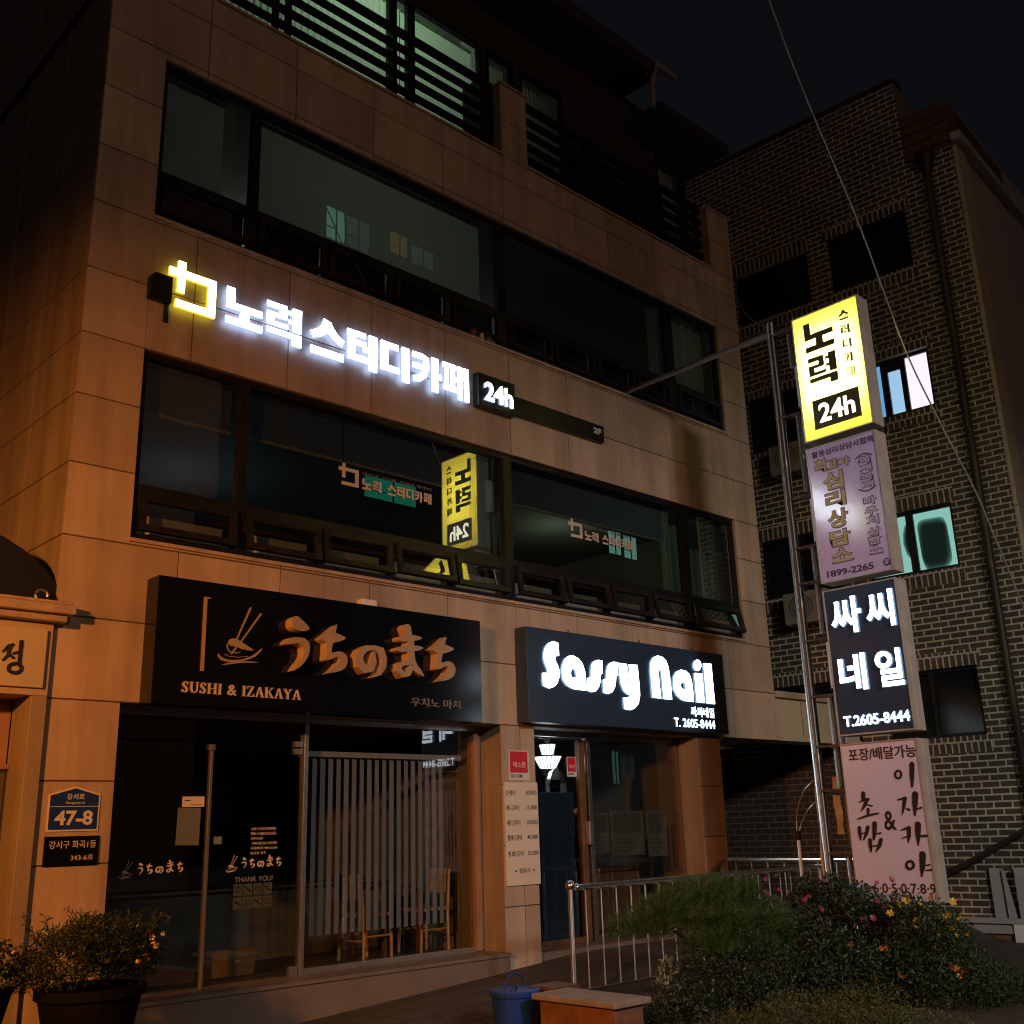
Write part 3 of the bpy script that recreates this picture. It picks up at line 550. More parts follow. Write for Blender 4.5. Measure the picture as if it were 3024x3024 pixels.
for x0_, x1_ in V2: bd = MB(); bd.box(x0_, x1_, .175, .19, 7.52, 8.0); bd.build('dark_backing', M['dark_backing'], GB)  # added dark sheets, hide the lit floor behind the closed vents
# work tables seen through the study room windows
tb = MB(); tb.box(1.0,4.6,1.2,1.9,4.86,4.9); tb.box(5.8,8.4,1.0,1.7,4.86,4.9); tb.build('desk', M['wood_dark'], GB)

# ---- top floor, set back behind a railed parapet
t4 = MB()
T4 = [(1.0,4.10),(4.13,4.42),(4.45,5.76),(5.86,6.42),(6.56,7.52),(9.86,10.64)]
zc0, zc1 = 10.9, 12.92
prev = .05
for a, b in T4+[(10.72,10.72)]:
    t4.quad((prev,.8,10.25),(a,.8,10.25),(a,.8,zc1+.8),(prev,.8,zc1+.8)); prev = b
for a, b in T4: t4.quad((a,.8,10.25),(b,.8,10.25),(b,.8,zc0),(a,.8,zc0)); t4.quad((a,.8,zc1),(b,.8,zc1),(b,.8,zc1+.8),(a,.8,zc1+.8))
t4.quad((10.72,.8,10.25),(10.72,9.9,10.25),(10.72,9.9,12.9),(10.72,.8,12.9)); t4.quad((.05,.8,10.25),(.05,9.9,10.25),(.05,9.9,13.7),(.05,.8,13.7))
t4.build('top_storey_wall', M['dark_fascia'], GB)
for q in ((-.1,9.03,-.02,9.9,13.62,13.88),(9.035,10.9,-.05,9.9,12.95,13.12)): rf = MB(); rf.box(*q); rf.build('roof', M['dark_fascia'], GB)
for a, b in T4:
    f = MB(); f.box(a,a+.05,.78,.86,zc0,zc1); f.box(b-.05,b,.78,.86,zc0,zc1); f.box(a+.05,b-.05,.78,.86,zc1-.06,zc1); f.box(a+.05,b-.05,.78,.86,zc0,zc0+.06)
    win = f.build('window', M['frame'], GB)
    p = MB(); p.quad((a+.05,.82,zc0+.06),(b-.05,.82,zc0+.06),(b-.05,.82,zc1-.06),(a+.05,.82,zc1-.06)); p.build('pane', M['glass_shop'], win)
room(.3,5.8,.9,4.2,10.3,13.3); room(5.82,7.6,.9,4.2,10.3,13.3); room(9.5,10.68,.9,4.2,10.3,12.94)
drape(1.02,4.4,1.02,10.9,12.9,M['curtain_green'],34,.018); roller(4.40,5.74,1.0,10.9,12.9,M['curtain_green'],False)
drape(5.9,6.40,1.02,10.9,12.9,M['curtain_green'],7,.03); drape(6.6,7.5,1.02,10.9,12.9,M['blind_pale'],10,.03); drape(9.9,10.6,1.02,10.9,12.9,M['blind_pale'],8,.03)
lamp('top_room_light', 'POINT', (3.9, 2.6, 12.9), 95, (.78, 1.0, .74), size=.2)
lamp('top_middle_room_light', 'POINT', (6.2, 2.6, 12.6), 6, (.8, 1.0, .7), size=.2)
lamp('top_corner_room_light', 'POINT', (10.1, 2.2, 12.6), .9, (1.0, .9, .62), size=.2)
def railing(x0, x1, posts):
    r_ = MB()
    for z, h in ((11.50,.13),(11.28,.10),(11.07,.10),(10.86,.10),(10.64,.10)): r_.box(x0, x1, .12, .16, z, z+h)
    for p in posts: r_.box(p-.035, p+.035, .165, .225, 10.40, 11.66)
    return r_.build('balcony_railing', M['frame'], GB)
railing(.6, 5.15, (1.95,2.12,3.68,3.93)); railing(5.9, 10.1, (7.3,7.5,8.9,9.1))
b_ = MB(); b_.box(5.12,5.36,.13,.5,10.41,11.62); b_.build('railing_end_post', M['frame'], GB)
gt = MB(); gt.box(8.98,9.55,-.04,.06,13.80,13.92); gt.tube([(9.02,.0,13.8),(8.93,.02,13.5),(8.9,.03,12.95)], .045, 8); gt.build('gutter', M['concrete'], GB)

# ================================================================ sushi shopfront (parts of the building)
s_ = MB(); s_.box(.622,5.073,-.055,.50,-.16,.315); s_.box(.622,5.073,-.075,.50,.317,.35); s_.build('door_step', M['granite_dark'], GB)
s_ = MB(); s_.box(5.602,8.703,.05,.50,-.1,.29); s_.build('door_step', M['granite_dark'], GB)
for q in ((.62,5.075,.02,.44,2.757,2.80),(5.6,8.705,.02,.44,2.757,2.80)): s_ = MB(); s_.box(*q); s_.build('lintel', M['granite_dark'], GB)
fr_ = MB()
fr_.box(.622,5.07,.33,.39,2.70,2.755); fr_.box(.622,.655,.33,.39,.35,2.70); fr_.box(2.685,2.735,.32,.40,.35,2.70); fr_.box(2.735,5.0,.33,.39,.35,.40)
SF = fr_.build('shop_window', M['alu'], GB, bevel=.003)
p = MB(); p.quad((2.735,.362,.4),(4.93,.362,.4),(4.93,.362,2.7),(2.735,.362,2.7)); p.build('pane', M['glass_shop'], SF)
p = MB(); p.quad((.655,.362,2.49),(2.685,.362,2.49),(2.685,.362,2.7),(.655,.362,2.7)); p.build('pane', M['glass_shop'], SF)
j = MB(); j.box(4.93,5.0,.31,.42,.36,2.70); j.box(5.0,5.072,.36,.46,.36,2.70); j.build('side_frame', M['copper'], SF)
def glass_door(x0, x1, hx, hinge):
    d = MB(); d.box(x0, x1, .356, .368, .36, 2.47); D = d.build('door', M['glass_shop'], GB)
    for z0, z1 in ((2.39,2.445),(2.46,2.515),(.335,.43)): h = MB(); h.box(hinge-.045, hinge+.045, .335, .388, z0, z1); h.build('hinge', M['alu'], D)
    return D
D1 = glass_door(.66, 1.655, 1.63, .70); D2 = glass_door(1.715, 2.68, 1.74, 2.63)
h = MB(); h.box(1.668,1.700,.33,.38,.33,2.40); h.box(1.655,1.713,.325,.385,2.40,2.46); h.build('handle', M['handle'], D1, bevel=.006)
# sushi room
room(.4,5.05,.47,5.2,.34,2.78)
vb = MB()
for i in range(19):
    x = 2.86+i*.0985
    if i == 0: continue
    a = R(14+3*math.sin(i*2.1)); dx, dy = .036*math.cos(a), .036*math.sin(a)
    vb.add([(x-dx,.55-dy,.66),(x+dx,.55+dy,.66),(x+dx,.55+dy,2.38),(x-dx,.55-dy,2.38)], [(0,1,2,3)])
vb.box(2.78,4.9,.5,.6,2.385,2.44)
vb.build('vertical_blind', M['slat'], GB)
# nail shopfront
fr_ = MB()
fr_.box(5.602,8.70,.33,.40,2.69,2.755); fr_.box(6.84,6.905,.32,.41,.29,2.69); fr_.box(5.602,5.63,.33,.40,.29,2.69); fr_.box(6.905,8.62,.33,.39,.29,.36)
NF = fr_.build('shop_window', M['steel_dull'], GB, bevel=.003)
p = MB(); p.quad((6.905,.362,.36),(8.60,.362,.36),(8.60,.362,2.69),(6.905,.362,2.69)); p.build('pane', M['glass_shop'], NF)
j = MB(); j.box(8.60,8.66,.31,.42,.30,2.69); j.build('side_frame', M['wood_dark'], NF)
d = MB(); d.box(5.63,6.70,.352,.364,.30,2.66); ND = d.build('door', M['glass_shop'], GB)
h = MB(); h.box(6.70,6.80,.33,.40,.30,2.66); h.box(5.95,6.70,.335,.395,.29,.36); h.build('door_stile', M['wood_dark'], ND, bevel=.004)
h = MB(); h.box(6.76,6.83,.26,.33,1.40,1.68); h.build('handle', M['alu'], ND, bevel=.01)
h = MB(); h.box(5.66,6.10,.30,.352,.19,.30); h.build('hinge', M['alu'], ND, bevel=.006)
room(5.58,9.1,.47,4.2,.3,2.78)
q = MB(); q.box(6.12,6.80,.475,.51,.31,2.03); ID = q.build('inner_door', M['curtain_navy'], GB, bevel=.004)
q = MB()
for z0, z1 in ((.45,1.0),(1.12,1.72)):
    for a0, a1, b0, b1 in ((6.22,6.62,z0,z0+.012),(6.22,6.62,z1-.012,z1),(6.22,6.232,z0,z1),(6.608,6.62,z0,z1)): q.box(a0,a1,.468,.476,b0,b1)
q.build('moulding', M['curtain_navy'], ID)
q = MB(); q.lathe((6.74,.45,1.80),[(0,-.045),(.03,-.03),(.045,0),(.03,.03),(0,.045)],14); q.build('knob', M['cream'], ID, smooth=True)
q = MB(); q.box(6.70,6.77,.45,.476,1.0,1.5); q.build('lock_plate', M['black'], ID)

# ================================================================ entrance portal left of the building
EP = thing('entrance_portal', 'pale stone entrance portal with a moulded cornice and one brushed black letter', 'portal', (-1.2, -.1, 0))
b_ = MB(); b_.box(-2.6,-.02,-.05,.35,2.765,3.36); b_.build('lintel', M['granite'], EP)
b_ = MB(); b_.box(-2.6,.055,-.15,.35,3.362,3.42); b_.box(-2.6,.10,-.21,.35,3.422,3.50); b_.box(-2.6,.085,-.19,.35,3.502,3.53); b_.build('cornice', M['granite'], EP, bevel=.012)
b_ = MB(); b_.box(-2.6,-.07,-.085,-.052,2.82,3.30); b_.build('name_slab', M['panel_stone'], EP, bevel=.008)
b_ = MB()
for i, k in enumerate(('j1','j2','j3','j4','j5','j6')): b_.stroke(GATE[k], fac(-.085), .0, .008+.0006*i)
b_.build('lettering', M['ink'], EP)
b_ = MB(); b_.box(-.145,-.016,-.05,.35,-.2,2.763); b_.build('jamb', M['granite_shaded'], EP, bevel=.006)
b_ = MB(); b_.box(-2.6,-.15,.30,.315,.0,2.20); b_.build('door', M['glass_shop'], EP)
b_ = MB(); b_.box(-2.6,-.15,.28,.33,2.202,2.24); b_.box(-2.6,-.15,.36,.40,-.1,2.764); b_.build('door_frame', M['copper'], EP)
AC_ = MB(); pts = [(-1.62+1.66*math.cos(t), 3.535+.72*math.sin(t)) for t in [math.pi*i/24 for i in range(25)]]
n = len(pts); AC_.add([(x,.02,z) for x, z in pts]+[(x,1.1,z) for x, z in pts], [tuple(range(n)), tuple(range(n,2*n))]+[(i,i+1,n+i+1,n+i) for i in range(n-1)])
o = AC_.build('arched_canopy', M['black'], None); tag(o, 'black arched canopy rising behind the stone cornice at the left edge', 'canopy')
hk = MB(); hk.tube([(-.16+.05*math.cos(t), -.1, 3.58+.04*math.sin(t)) for t in [R(q) for q in range(-20,221,30)]], .012, 6); hk.tube([(-.19,-.1,3.53),(-.21,-.1,3.565)], .012, 6)
o = hk.build('metal_hook', M['alu'], None); tag(o, 'small curled metal hook lying on the stone cornice', 'hook')

# ================================================================ stone gateway over the alley on the right
GW = thing('stone_gateway', 'beige stone beam spanning the dark alley behind the chrome sign pole', 'gateway', (12, 0, 0))
b_ = MB(); b_.box(10.735,13.15,.02,.4,2.83,3.40); b_.box(10.735,13.15,-.01,.4,2.765,2.828); b_.build('beam', M['panel_stone'], GW)
b_ = MB(); b_.box(10.735,13.15,-.05,.44,3.402,3.50); b_.build('coping', M['granite'], GW, bevel=.01)
b_ = MB()
for x in (11.45, 12.3): b_.box(x-.004,x+.004,.014,.02,2.84,3.39)
b_.build('joint', M['joint'], GW)

# ================================================================ brick apartment house
BB = thing('brick_building', 'dark brown brick apartment house with pale mortar, black downpipe and lit windows', 'building', (13.2, 0, 0))
wa = R(-5.0); WD = Vector((math.sin(wa), math.cos(wa), 0)); WN = Vector((math.cos(wa), -math.sin(wa), 0)); WP = Vector((13.2, 0, 0))
def W(s, z, o=0.0): return tuple(WP + WD*s - WN*o + Vector((0,0,z)))      # o towards the granite building
WINS = [(-1.96,-.46,10.85,11.95),(-.05,1.49,10.85,11.89),(-1.975,-.46,8.215,9.29),(0,1.49,8.21,9.28),(-1.97,-.46,5.44,6.52),(0,1.50,5.43,6.51),(-1.98,-.46,2.79,3.86),(0,1.51,2.70,3.86)]
mb = MB()
sc_ = sorted(set([-2.93,-2.09,7.0]+[q for w_ in WINS for q in w_[:2]])); zc_ = sorted(set([-.3,12.80,14.55]+[q for w_ in WINS for q in w_[2:]]))
for i in range(len(sc_)-1):
    for k in range(len(zc_)-1):
        s0, s1, z0, z1 = sc_[i], sc_[i+1], zc_[k], zc_[k+1]; cs, cz = (s0+s1)/2, (z0+z1)/2
        if any(a < cs < b and c < cz < d for a, b, c, d in WINS): continue
        if cs < -2.09 and cz > 12.8: continue
        mb.quad(W(s0,z0),W(s1,z0),W(s1,z1),W(s0,z1))
for a, b, c, d in WINS:
    for e in ((W(a,c),W(a,c,-.2),W(a,d,-.2),W(a,d)),(W(b,c),W(b,c,-.2),W(b,d,-.2),W(b,d)),(W(a,d),W(b,d),W(b,d,-.2),W(a,d,-.2)),(W(a,c),W(b,c),W(b,c,-.2),W(a,c,-.2))): mb.quad(*e)
mb.quad(W(-2.09,12.8),W(-2.09,12.8,-3),W(-2.09,14.55,-3),W(-2.09,14.55))
def buv(p, fi):
    q = Vector(p)-WP; return (q.dot(WD)+.03, p[2])
mb.uv = buv
BW = mb.build('wall', M['brick'], BB)
for a, b, c, d in WINS:
    for z0, z1 in ((d, d+.25), (c-.25, c)):
        mb = MB(); mb.quad(W(a-.06,z0,.004),W(b+.06,z0,.004),W(b+.06,z1,.004),W(a-.06,z1,.004)); mb.uv = buv; mb.build('soldier_course', M['soldier'], BB)
for wi, (a, b, c, d) in enumerate(WINS):
    f = MB(); e = .055
    def fb(s0, s1, z0, z1, o0=-.16, o1=-.08, mi=0):
        f.add([W(s,z,o_) for o_ in (o0,o1) for s, z in ((s0,z0),(s1,z0),(s1,z1),(s0,z1))], [(0,3,2,1),(4,5,6,7),(0,1,5,4),(1,2,6,5),(2,3,7,6),(3,0,4,7)], mi)
    fb(a,b,c,c+e); fb(a,b,d-e,d); fb(a,a+e,c+e,d-e); fb(b-e,b,c+e,d-e)
    if wi == 2:
        fb(-1.53,-1.44,c+e,d-e); fb(-1.21,-1.10,c+e,d-e, -.15, -.07); fb(-1.44,-1.21,d-.22,d-e,-.14,-.1)
    elif wi == 4: fb(-1.29,-1.17,c+e,d-e)
    else: fb((a+b)/2-.035,(a+b)/2+.035,c+e,d-e)
    win = f.build('window', M['frame'], BB)
    def pane(s0, s1, z0, z1, m_, o_=-.13):
        q = MB(); q.quad(W(s0,z0,o_),W(s1,z0,o_),W(s1,z1,o_),W(s0,z1,o_)); return q.build('pane', m_, win)
    if wi == 2: pane(a+e,-1.53,c+e,d-e,M['lit_pane']); pane(-1.44,-1.21,c+e,d-.22,M['lit_blue2']); pane(-1.44,-1.21,d-.22,d-e,M['room']); pane(-1.10,b-e,c+e,d-e,M['lit_blue'])
    elif wi == 4:
        pane(a+e,-1.29,c+e,d-e,M['lit_teal']); pane(-1.17,b-e,c+e,d-e,M['lit_teal'])
        q = MB(); cx_, cz_ = -1.58, (c+d)/2-.06
        for k, sc_k in enumerate((1.0,.94,.87,.78)):
            q.add([W(cx_+sc_k*.245*math.copysign(abs(math.cos(t))**.45, math.cos(t))+.012*math.sin(3*t+k), cz_+sc_k*.44*math.copysign(abs(math.sin(t))**.4, math.sin(t))+.02*math.sin(2*t+1), -.122+.004*k) for t in [2*math.pi*i_/36 for i_ in range(36)]], [tuple(range(36))])
            q.add([W(-1.165+.0*u, z_, -.122+.004*k) if u == 0 else W(-1.165+(.10-.018*k)*u, z_, -.122+.004*k) for u, z_ in ((0,c+.28+.03*k),(.6,c+.36+.03*k),(1,c+.55),(.85,d-.35-.03*k),(.4,d-.22-.03*k),(0,d-.18-.03*k))], [tuple(range(6))])
        q.build('curtain', M['silhouette'], win)
    else: pane(a+e,b-e,c+e,d-e,M['night_glass'],-.12)
mb = MB(); mb.quad(W(.05,-.3,.006),W(7,-.3,.006),W(7,2.66,.006),W(.05,2.66,.006)); mb.uv = buv; mb.build('passage_shade_sheet', M['brick_shaded'], BB)  # sheet over the brick wall, its dark colour stands in for shade
# parapet cap, louvred box, street-side cladding, downpipe
mb = MB(); mb.add([W(s,z,o_) for o_ in (-.3,.04) for s, z in ((-2.13,14.55),(7,14.55),(7,14.62),(-2.13,14.62))], [(0,3,2,1),(4,5,6,7),(0,1,5,4),(1,2,6,5),(2,3,7,6),(3,0,4,7)]); mb.build('parapet_cap', M['dark_fascia'], BB)
mb = MB()
for i in range(9):
    z = 12.83+i*.104; mb.add([W(s,z_,o_) for o_ in (-.12,-.03+.03*(i%2)) for s, z_ in ((-2.93,z),(-2.11,z),(-2.11,z+.09),(-2.93,z+.09))], [(0,3,2,1),(4,5,6,7),(0,1,5,4),(1,2,6,5),(2,3,7,6),(3,0,4,7)])
mb.add([W(s,z_,o_) for o_ in (-3,-.13) for s, z_ in ((-2.93,12.81),(-2.11,12.81),(-2.11,13.76),(-2.93,13.76))], [(0,3,2,1),(4,5,6,7),(0,1,5,4),(1,2,6,5),(2,3,7,6),(3,0,4,7)]); mb.build('louvre_screen', M['wood_dark'], BB)
def FW(o_, z, d=0.0): return tuple(WP + WD*(-2.93-d) + WN*o_ + Vector((0,0,z)))      # street-facing side of the house
mb = MB()
for k in range(10):
    z0, z1 = -.3+k*1.31, -.3+(k+1)*1.31-.012; mb.add([FW(u,z,d) for d in (-.02,.05) for u, z in ((.0,z0),(.52,z0),(.52,z1),(.0,z1))], [(0,3,2,1),(4,5,6,7),(0,1,5,4),(1,2,6,5),(2,3,7,6),(3,0,4,7)])
mb.build('corner_cladding', M['panel_stone'], BB)
mb = MB(); mb.quad(FW(.52,-.3),FW(8,-.3),FW(8,13.8),FW(.52,13.8)); mb.add([FW(u,z,d) for d in (.0,.16) for u, z in ((-.06,12.85),(8,12.85),(8,13.0),(-.06,13.0))], [(0,3,2,1),(4,5,6,7),(0,1,5,4),(1,2,6,5),(2,3,7,6),(3,0,4,7)]); mb.build('street_wall', M['grey_stone'], BB)
mb = MB(); mb.tube([W(-2.46,z,.08) for z in (12.45,8,4,.1)], .062, 10); mb.lathe(W(-2.46,12.4,.08), [(.06,0),(.09,.08),(.17,.28),(.17,.42)], 12)
for z in (11.2,8.6,6,3.4): mb.lathe(W(-2.46,z,.08), [(.075,0),(.075,.05)], 10)
mb.build('downpipe', M['black_pipe'], BB, smooth=True)
def ac_unit(s0, z0, label):
    t_ = thing('air_conditioner', label, 'air conditioner', W(s0-.4, z0, .2), 'outdoor units on the brick wall')
    q = MB(); q.add([W(s,z,o_) for o_ in (.03,.33) for s, z in ((s0-.80,z0),(s0,z0),(s0,z0+.55),(s0-.80,z0+.55))], [(0,3,2,1),(4,5,6,7),(0,1,5,4),(1,2,6,5),(2,3,7,6),(3,0,4,7)]); q.build('casing', M['concrete'], t_, bevel=.012)
    q = MB()
    for r_ in (.06,.11,.16,.21): q.tube([W(s0-.33+r_*math.cos(a), z0+.28+r_*math.sin(a), .337) for a in [2*math.pi*i/20 for i in range(21)]], .006, 4)
    q.tube([W(s0-.33+.05*math.cos(a), z0+.28+.05*math.sin(a), .338) for a in [2*math.pi*i/10 for i in range(11)]], .03, 5)
    q.build('fan_grille', M['frame'], t_)
    q = MB()
    for s in (s0-.70, s0-.1): q.tube([W(s,z0-.02,.0),W(s,z0-.02,.36)], .018, 5)
    q.build('bracket', M['rust'], t_)
ac_unit(.98, 7.58, 'grey outdoor air conditioner on the brick wall below an upper window'); ac_unit(1.0, 4.86, 'grey outdoor air conditioner on the brick wall, the lower of two')
# ================================================================ study cafe sign: lit channel letters on the wall
SG = thing('channel_letter_sign', 'long row of glowing white Korean letters led by a yellow bracket logo', 'sign', (3.9, -.1, 6.75))
b_ = MB(); P = fac(0)
def logo(mb, P, u0, u1, v0, v1, d0, d1, mi=0, ms=0, mbk=None):
    W_, H_ = u1-u0, v1-v0; U = lambda a: u0+a*W_; V = lambda b: v0+b*H_
    ring = [(0,.635),(0,.815),(.175,.815),(.175,1),(.335,1),(.335,.82),(1,.82),(1,0),(.155,0),(.155,.16),(.82,.16),(.82,.655),(.335,.655),(.335,.325),(.175,.325),(.175,.635)]
    mb.prism([(U(a),V(b)) for a, b in ring], P, d0, d1, mi, ms, mbk)
logo(b_, P, .752, 1.255, 6.565, 7.065, .05, .085, 0, 1, 2); b_.build('logo', [M['lit_yellow'], M['lit_yellow_side'], M['halo_yellow']], SG)
for ch, a, b in (('노',1.372,1.785),('력',1.836,2.261),('스',2.372,2.795),('터',2.843,3.256),('디',3.30,3.715),('카',3.757,4.19),('페',4.21,4.622)):
    b_ = MB(); put_block(b_, ch, P, a, b, 6.545 if ch != '노' else 6.57, 6.975, .05, .082, 0, 1, 2); b_.build('letter', [M['lit_white'], M['lit_white_side'], M['halo']], SG)
b_ = MB(); b_.bx(P, 4.745, 5.366, 6.55, 6.985, .012, .11); b_.build('box', M['black'], SG, bevel=.006)
b_ = MB(); put_text(b_, '24h', P, 4.83, 5.30, 6.635, 6.875, .111, .14, bold=.022, mi=0, ms=1, spacing=1.0); b_.build('lettering', [M['lit_white'], M['lit_white_side']], SG)
b_ = MB(); b_.bx(P, 5.366, 7.066, 6.605, 6.845, .008, .075); b_.build('bar', M['black'], SG, bevel=.004)
b_ = MB(); put_text(b_, '2F', P, 6.85, 7.005, 6.70, 6.785, .076, .085, bold=.03); b_.build('lettering', M['paper'], SG)
b_ = MB(); b_.prism([(.575,6.59),(.575,6.81),(.62,6.865),(.80,6.865),(.80,6.59)], P, .002, .07); b_.bx(P, .755, .80, 6.40, 6.59, .002, .02); o = b_.build('junction_box', M['black'], None)
tag(o, 'small dark junction box on the granite just left of the yellow bracket logo', 'junction box')
# things left on the sills above and below that sign
cl = [(4.78,'red_plastic_pot',(.10,.025,.02),.10,.055),(4.92,'white_cup',(.42,.40,.36),.085,.035),(5.03,'brown_jar',(.12,.06,.03),.06,.05)]
for x, nm, c, h, r_ in cl:
    q = MB(); q.lathe((x,-.0,7.506), [(0,0),(r_*.8,0),(r_,h*.6),(r_*.85,h),(0,h)], 12); o = q.build(nm, mat(nm, c, .5), None, smooth=True)
    tag(o, {'red_plastic_pot':'dull red pot on the upper window sill above the letters, left of a white cup','white_cup':'small white cup on the upper window sill between two darker pots','brown_jar':'small brown jar on the upper window sill, right of a white cup'}[nm], nm.split('_')[-1])

# ================================================================ sushi bar sign
SU = thing('shop_sign', 'dark blue-black sushi bar sign with raised bronze Japanese letters and a bowl emblem', 'sign', (2.68, -.1, 3.3))
b_ = MB(); b_.box(.785, 4.585, -.228, -.002, 2.735, 3.858); b_.build('panel', M['black_gloss'], SU, bevel=.004)
Q = fac(-.228)
b_ = MB(); b_.bx(Q,1.225,1.252,3.04,3.712,-.002,.02); b_.bx(Q,1.252,1.285,3.70,3.712,-.002,.018); b_.bx(Q,1.252,1.92,3.04,3.046,-.002,.006, 1); b_.build('frame_line', [M['kana_face'], M['frame']], SU)
b_ = MB()
for k in BOWL: b_.prism(BOWL[k], Q, -.002, .014+.001*(k == 'fish'))
for i, k in enumerate(BOWLS): b_.stroke(BOWLS[k], Q, -.002, .010+.0007*i)
b_.build('emblem', M['kana_face'], SU)
for grp in (('u1','u2'),('chi',),('no',),('ma1','ma2','ma3','ma4'),('chi2',)):
    b_ = MB()
    for i, k in enumerate(grp):
        if k in KANA: b_.prism(KANA[k], Q, -.002, .122+.0008*i, 0, 1)
        else: b_.stroke(KANAS[k], Q, -.002, .122+.0008*i, 0, 1)
    b_.build('letter', [M['kana_face'], M['kana_side']], SU)
SER = {'S': (.62, [[(.80,.78,.07),(.64,.95,.09),(.38,.965,.10),(.17,.78,.17),(.30,.60,.19),(.62,.44,.19),(.80,.25,.17),(.62,.05,.10),(.36,.035,.09),(.12,.22,.07)],[(.82,.72,.05),(.82,.98,.05)],[(.11,.02,.05),(.11,.28,.05)]]),
 'U': (.86, [[(.2,.97,.16),(.2,.35,.16),(.32,.08,.14),(.55,.03,.09),(.76,.15,.08),(.82,.4,.07),(.82,.97,.07)],[(.04,.975,.05),(.36,.975,.05)],[(.68,.975,.05),(.96,.975,.05)]]),
 'H': (.92, [[(.2,.03,.16),(.2,.97,.16)],[(.8,.03,.16),(.8,.97,.16)],[(.2,.5,.07),(.8,.5,.07)]]+[[(x-.16,z,.05),(x+.16,z,.05)] for x in (.2,.8) for z in (.025,.975)]),
 'I': (.40, [[(.5,.03,.16),(.5,.97,.16)],[(.16,.025,.05),(.84,.025,.05)],[(.16,.975,.05),(.84,.975,.05)]]),
 'Z': (.76, [[(.12,.965,.06),(.86,.965,.06)],[(.80,.95,.15),(.18,.05,.15)],[(.12,.035,.06),(.88,.035,.06)],[(.11,.76,.05),(.11,.97,.05)],[(.89,.03,.05),(.89,.26,.05)]]),
 'A': (.86, [[(.5,.97,.07),(.14,.03,.07)],[(.48,.97,.17),(.84,.03,.17)],[(.27,.34,.06),(.68,.34,.06)],[(.0,.025,.05),(.28,.025,.05)],[(.68,.025,.05),(1.0,.025,.05)]]),
 'K': (.90, [[(.2,.03,.16),(.2,.97,.16)],[(.82,.96,.07),(.28,.46,.07)],[(.42,.58,.16),(.86,.03,.16)],[(.04,.025,.05),(.36,.025,.05)],[(.04,.975,.05),(.36,.975,.05)],[(.68,.975,.05),(.96,.975,.05)],[(.70,.025,.05),(1.0,.025,.05)]]),
 'Y': (.84, [[(.14,.97,.17),(.5,.46,.16)],[(.86,.97,.07),(.5,.46,.07)],[(.5,.5,.16),(.5,.03,.16)],[(.0,.975,.05),(.32,.975,.05)],[(.68,.975,.05),(1.0,.975,.05)],[(.34,.025,.05),(.66,.025,.05)]])}
def serif(mb, body, P, u0, u1, v0, v1, d0, d1):
    wd = [SER[q][0] if q in SER else (.86 if q == '&' else .42) for q in body]; k = (u1-u0)/sum(wd); u = u0
    for q, w_ in zip(body, wd):
        if q in SER:
            for i, st in enumerate(SER[q][1]): mb.stroke([(u+(.04+.92*a_)*w_*k, v0+b_2*(v1-v0), t_*(v1-v0)) for a_, b_2, t_ in st], P, d0, d1+.0005*i, cap=False)
        elif q == '&': put_text(mb, '&', P, u+.06*k, u+(w_-.06)*k, v0, v1, d0, d1, bold=.01)
        u += w_*k
b_ = MB(); serif(b_, 'SUSHI & IZAKAYA', Q, 1.052, 2.272, 2.842, 2.938, -.001, .02); b_.build('lettering', M['cream'], SU)
b_ = MB(); put_text(b_, '우치노 마치', Q, 3.60, 4.265, 2.862, 2.952, -.001, .012, bold=.0); b_.build('lettering', M['cream_dim'], SU)
b_ = MB(); b_.box(3.02,3.21,-.16,-.06,3.862,3.935); b_.box(3.03,3.06,-.06,-.005,3.88,3.90); o = b_.build('driver_box', M['white'], None, bevel=.006); tag(o, 'small white driver box lying on top of the black sushi bar sign', 'box')

# ================================================================ nail salon sign
NS = thing('shop_sign', 'slate-grey nail salon sign with rounded glowing white Latin letters', 'sign', (7.25, -.1, 3.3))
b_ = MB(); b_.box(5.33, 9.185, -.20, -.002, 2.785, 3.885); b_.build('panel', M['nail_face'], NS, bevel=.004)
Q = fac(-.20)
for k in ('S','a','s1','s2','y','N','a2','l'):
    b_ = MB(); b_.prism(SASSY[k], Q, -.002, .030, 0, 1); b_.build('letter', [M['lit_nail'], M['lit_nail_side']], NS)
b_ = MB(); b_.prism(SASSY['i'], Q, -.002, .030, 0, 1); b_.prism(SASSY['dot'], Q, -.002, .030, 0, 1); b_.build('letter', [M['lit_nail'], M['lit_nail_side']], NS)
b_ = MB(); put_text(b_, '싸씨네일', Q, 8.352, 8.862, 2.985, 3.118, -.001, .014, bold=.008, mi=0, ms=1, spacing=1.08); b_.build('lettering', [M['lit_nail'], M['lit_nail_side']], NS)
b_ = MB(); put_text(b_, 'T. 2605-8444', Q, 7.975, 8.862, 2.838, 2.952, -.001, .014, bold=.008, mi=0, ms=1); b_.build('lettering', [M['lit_nail'], M['lit_nail_side']], NS)
b_ = MB()
for x in (6.15, 7.5, 8.6): b_.tube([(x-.02,-.1,3.88),(x-.015,-.1,3.93),(x+.01,-.1,3.94),(x+.02,-.1,3.88)], .005, 5)
b_.build('lifting_ring', M['frame'], NS)
b_ = MB(); b_.tube([(9.17,-.12,2.78),(9.17,-.03,2.70),(9.17,-.02,1.2)], .008, 6); o = b_.build('drop_cable', M['cable'], None); tag(o, 'thin cable running down the right edge of the granite pier under the nail sign', 'cable')

